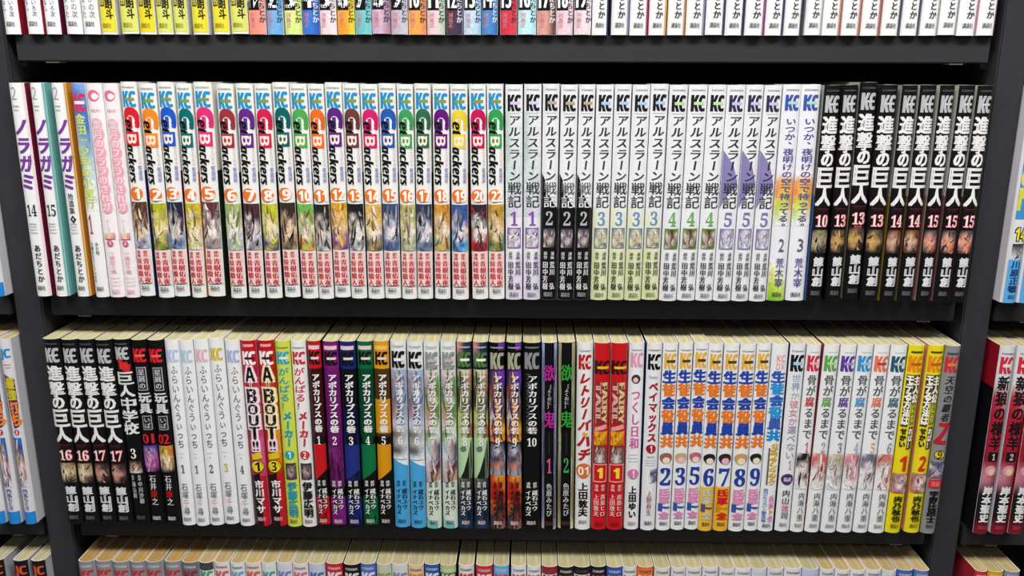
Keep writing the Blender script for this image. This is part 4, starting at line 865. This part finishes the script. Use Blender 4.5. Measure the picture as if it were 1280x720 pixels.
# ---- lowest row: heads of the spines
T4 = [(96, 115.5), (117, 137.5), (139, 159), (161, 179.5), (180.5, 200), (204, 224), (226, 246), (247.5, 265), (266, 285), (287, 304), (305, 324.5), (325.5, 343), (344.6, 363.5), (364.5, 383.7), (385, 405), (406.5, 427), (429, 448.7), (449.5, 468.5), (470, 488.3), (489, 509), (510, 529), (530, 549), (550, 569.6), (573, 592), (595, 615.5), (617, 636), (639, 657.7), (659, 676), (677.6, 696.5), (698, 717), (718, 737.7), (739, 757.6), (759, 778.3), (779, 796.5), (797.4, 817), (818.7, 838), (840, 857.5), (858.5, 878), (879.5, 899), (900.5, 919), (920, 940), (941, 959.5), (961, 980.5), (982, 1003.5), (1004.5, 1025), (1027, 1044.5), (1045.7, 1064), (1065, 1083.5), (1084.3, 1103.3), (1104.7, 1122), (1123, 1143.5), (1144.5, 1163)]
D4 = [('8c8c94', 'c83040', 'grey', 1)]*6+[('70707c', '982c34', 'dark grey', 1), ('e8ece8', '50a070', 'white', 0), ('ecdcdc', 'd06070', 'pinkish white', 0), ('e0e8ec', '70a8c8', 'bluish white', 0), ('ecd8d4', 'd06858', 'white', 0), ('dce8e4', '60a090', 'mint white', 0), ('dcdce8', '8088c0', 'lilac white', 0),
     ('ecdce0', 'd07890', 'rosy white', 0), ('c8d0e4', '5070b0', 'pale blue', 0), ('c82838', 'f0e0e0', 'red', 0), ('18181c', 'e0e0e0', 'black', 0), ('5070c0', 'e8e8f0', 'blue', 0), ('c8ccb0', '90a060', 'sage', 0), ('d8dce0', '8090a8', 'greyish white', 0), ('e8c8a0', 'd09030', 'tan', 0), ('2858a8', 'e8e8f0', 'deep blue', 0),
     ('2c3420', 'c8d8a0', 'olive black', 0), ('e8e0e0', 'c83848', 'white', 0), ('c83440', 'f0e4e4', 'scarlet', 0), ('68b0e0', 'e04858', 'sky blue', 0), ('e8e8e8', 'c86068', 'white', 0), ('e8e8e8', 'c86068', 'white', 0), ('e8e4e4', 'b02838', 'white', 0), ('242024', 'd03040', 'black', 0), ('e8e4e0', 'c04850', 'white', 0), ('201c20', 'd03040', 'black', 0),
     ('3858a8', 'e0a030', 'blue', 0), ('e4e4e4', 'c84858', 'white', 0), ('e87838', 'f0e0d0', 'orange', 0), ('e4e0dc', '807878', 'white', 0), ('e4e4e8', 'c05868', 'white', 0), ('e4e4e8', 'a05868', 'white', 0), ('e4e4e8', 'a06878', 'white', 0), ('e8e8ea', 'b05868', 'white', 0), ('e8e8ea', '7078a8', 'white', 0), ('d8dce8', '506098', 'white', 0),
     ('e0e0e4', '607090', 'white', 0), ('e4e4ea', '404858', 'white', 0), ('c0ccec', '5068b0', 'white', 0), ('e4e4e8', '787c88', 'white', 0), ('e8e8ea', '30343c', 'white', 0), ('e8e8ea', '8c7080', 'white', 0), ('e4e4e8', '707480', 'white', 0), ('dcdce0', '707480', 'white', 0),
     ('4068b8', 'e8e8f0', 'blue', 0), ('5878c0', 'e8e8f0', 'blue', 0), ('68a0dc', 'e8e8f0', 'light blue', 0)]
assert len(T4) <= len(D4)+0, (len(T4), len(D4))
RT = [(solve_x(a, 0, -3*PITCHZ+H), solve_x(b, 0, -3*PITCHZ+H)) for a, b in T4]
ent = []
for k, ((xa, xb), d) in enumerate(zip(RT, D4)):
    lab = ('%s book from the left on the bottom row, %s spine with its head showing' % (ORD[k], d[2])) if k < 25 else ('%s book from the right on the bottom row, %s spine with its head showing' % (ORD[len(T4)-1-k], d[2]) if len(T4)-1-k < 25 else 'paperback exactly halfway along the bottom row, %s spine with its head showing' % d[2])
    pg = 'b08c50' if d[3] else ('b8a070' if 13 > k or k > 44 else 'b8ae84')
    hd = {7: '404448', 22: 'b8c890', 28: 'a02030', 30: '18181c'}.get(k)
    dx = 0.0
    ent.append((px_of(xa, 0, -3*PITCHZ+H), px_of(xb, 0, -3*PITCHZ+H), px_of(xa+dx, 0, -3*PITCHZ), px_of(xb+dx, 0, -3*PITCHZ),
                (lambda w, d=d, pg=pg, hd=hd: lower_book(w, d[0], d[1], hd, pg, bool(d[3]))), lab, 'volumes on the bottom row', 0.0))
place_row(3, ent, 0.0)

# ---- neighbouring bays: what the photograph shows past the uprights
def simple_row(row, spec, y=0.0, right_end=None, left_end=None):
    """spec: list of (width, builder, label, group, lean, gap)"""
    zb = ZO-row*PITCHZ
    x = right_end if right_end is not None else left_end
    for (wd, fn, lab, grp, lean, gap) in spec:
        if right_end is not None: xc = x-wd/2-abs(lean)*H*0; x -= wd+gap
        else: xc = x+wd/2; x += wd+gap
        finish(fn(wd), (xc, y, zb+abs(math.sin(lean))*wd/2+0.0001), lean, lab, grp)
def place_px(row, spec, y=0.0, head=False):
    """spec: (px left, px right, builder, label, group) measured at the foot (or head) of upright books"""
    z = -row*PITCHZ+(H if head else 0)
    for (a, b, fn, lab, grp) in spec:
        xa, xb = solve_x(a, y, z), solve_x(b, y, z)
        sh = min(0, -0.4303-xb) if xa < 0 else max(0, 0.3989-xa)
        finish(fn(xb-xa), ((xa+xb)/2+sh, y, ZO-row*PITCHZ+0.0001), 0.0, lab, grp)
gl = 'white volumes with blue feet in the left bay'
place_px(1, [(-10, 6, lambda w: jump(w, 5), 'white paperback with blue foot beyond the left upright, middle row', 'blue-footed volume, middle row of left bay')])
place_px(2, [(30.5, 45, lambda w: jump(w, 8), 'white blue-footed paperback nearest the left upright, lower row of left bay', gl),
             (10, 25.5, lambda w: jump(w, 7), 'second white blue-footed paperback leftward from the left upright, lower row', gl),
             (-10, 6.5, lambda w: jump(w, 6), 'white blue-footed paperback cropped by the left picture edge, lower row', gl)])
gk = 'black volumes with orange logos'
place_px(3, [(39.4, 56.7, square_mag, 'black paperback with orange logo nearest the left upright, bottom row of left bay', gk),
             (14.0, 32.0, square_mag, 'second black orange-logo paperback leftward from the left upright, bottom row', gk),
             (-17, 2, square_mag, 'black orange-logo paperback cropped by the left picture edge, bottom row', gk)], head=True)
gbl = 'blue volumes in the right bay'
place_px(1, [(1251, 1270, lambda w: blue_gate(w, 14), 'blue and white paperback with yellow number 14 beyond the right upright', gbl),
             (1272, 1291, lambda w: blue_gate(w, 15), 'blue and white paperback cropped by the right picture edge, middle row', gbl)])
gr = 'red volumes in the right bay'
place_px(2, [(1217.5, 1235.5, lambda w: red_side(w, 1), 'red paperback numbered 1 with crimson cover side, just right of the right upright', gr),
             (1239, 1258, lambda w: red_side(w, 2), 'red and white paperback numbered 2 in the right bay', gr),
             (1261, 1279, lambda w: red_side(w, 3), 'red paperback cropped by the right picture edge, lower row of right bay', gr)])
gq = 'volumes in the right bay, bottom row'
place_px(3, [(1221, 1236.3, lambda w: lower_book(w, 'c83040', 'f0e0e0', None, 'b8a474'), 'red paperback with crimson side nearest the right upright, bottom row of right bay', gq),
             (1237.5, 1256.8, lambda w: lower_book(w, 'd8a830', '804020', None, 'b8a474'), 'yellow paperback in the right bay, bottom row', gq),
             (1258.5, 1277.5, lambda w: lower_book(w, '8890a8', 'e0e0e8', None, 'b8a474'), 'grey-blue paperback in the right bay, bottom row', gq)], head=True)
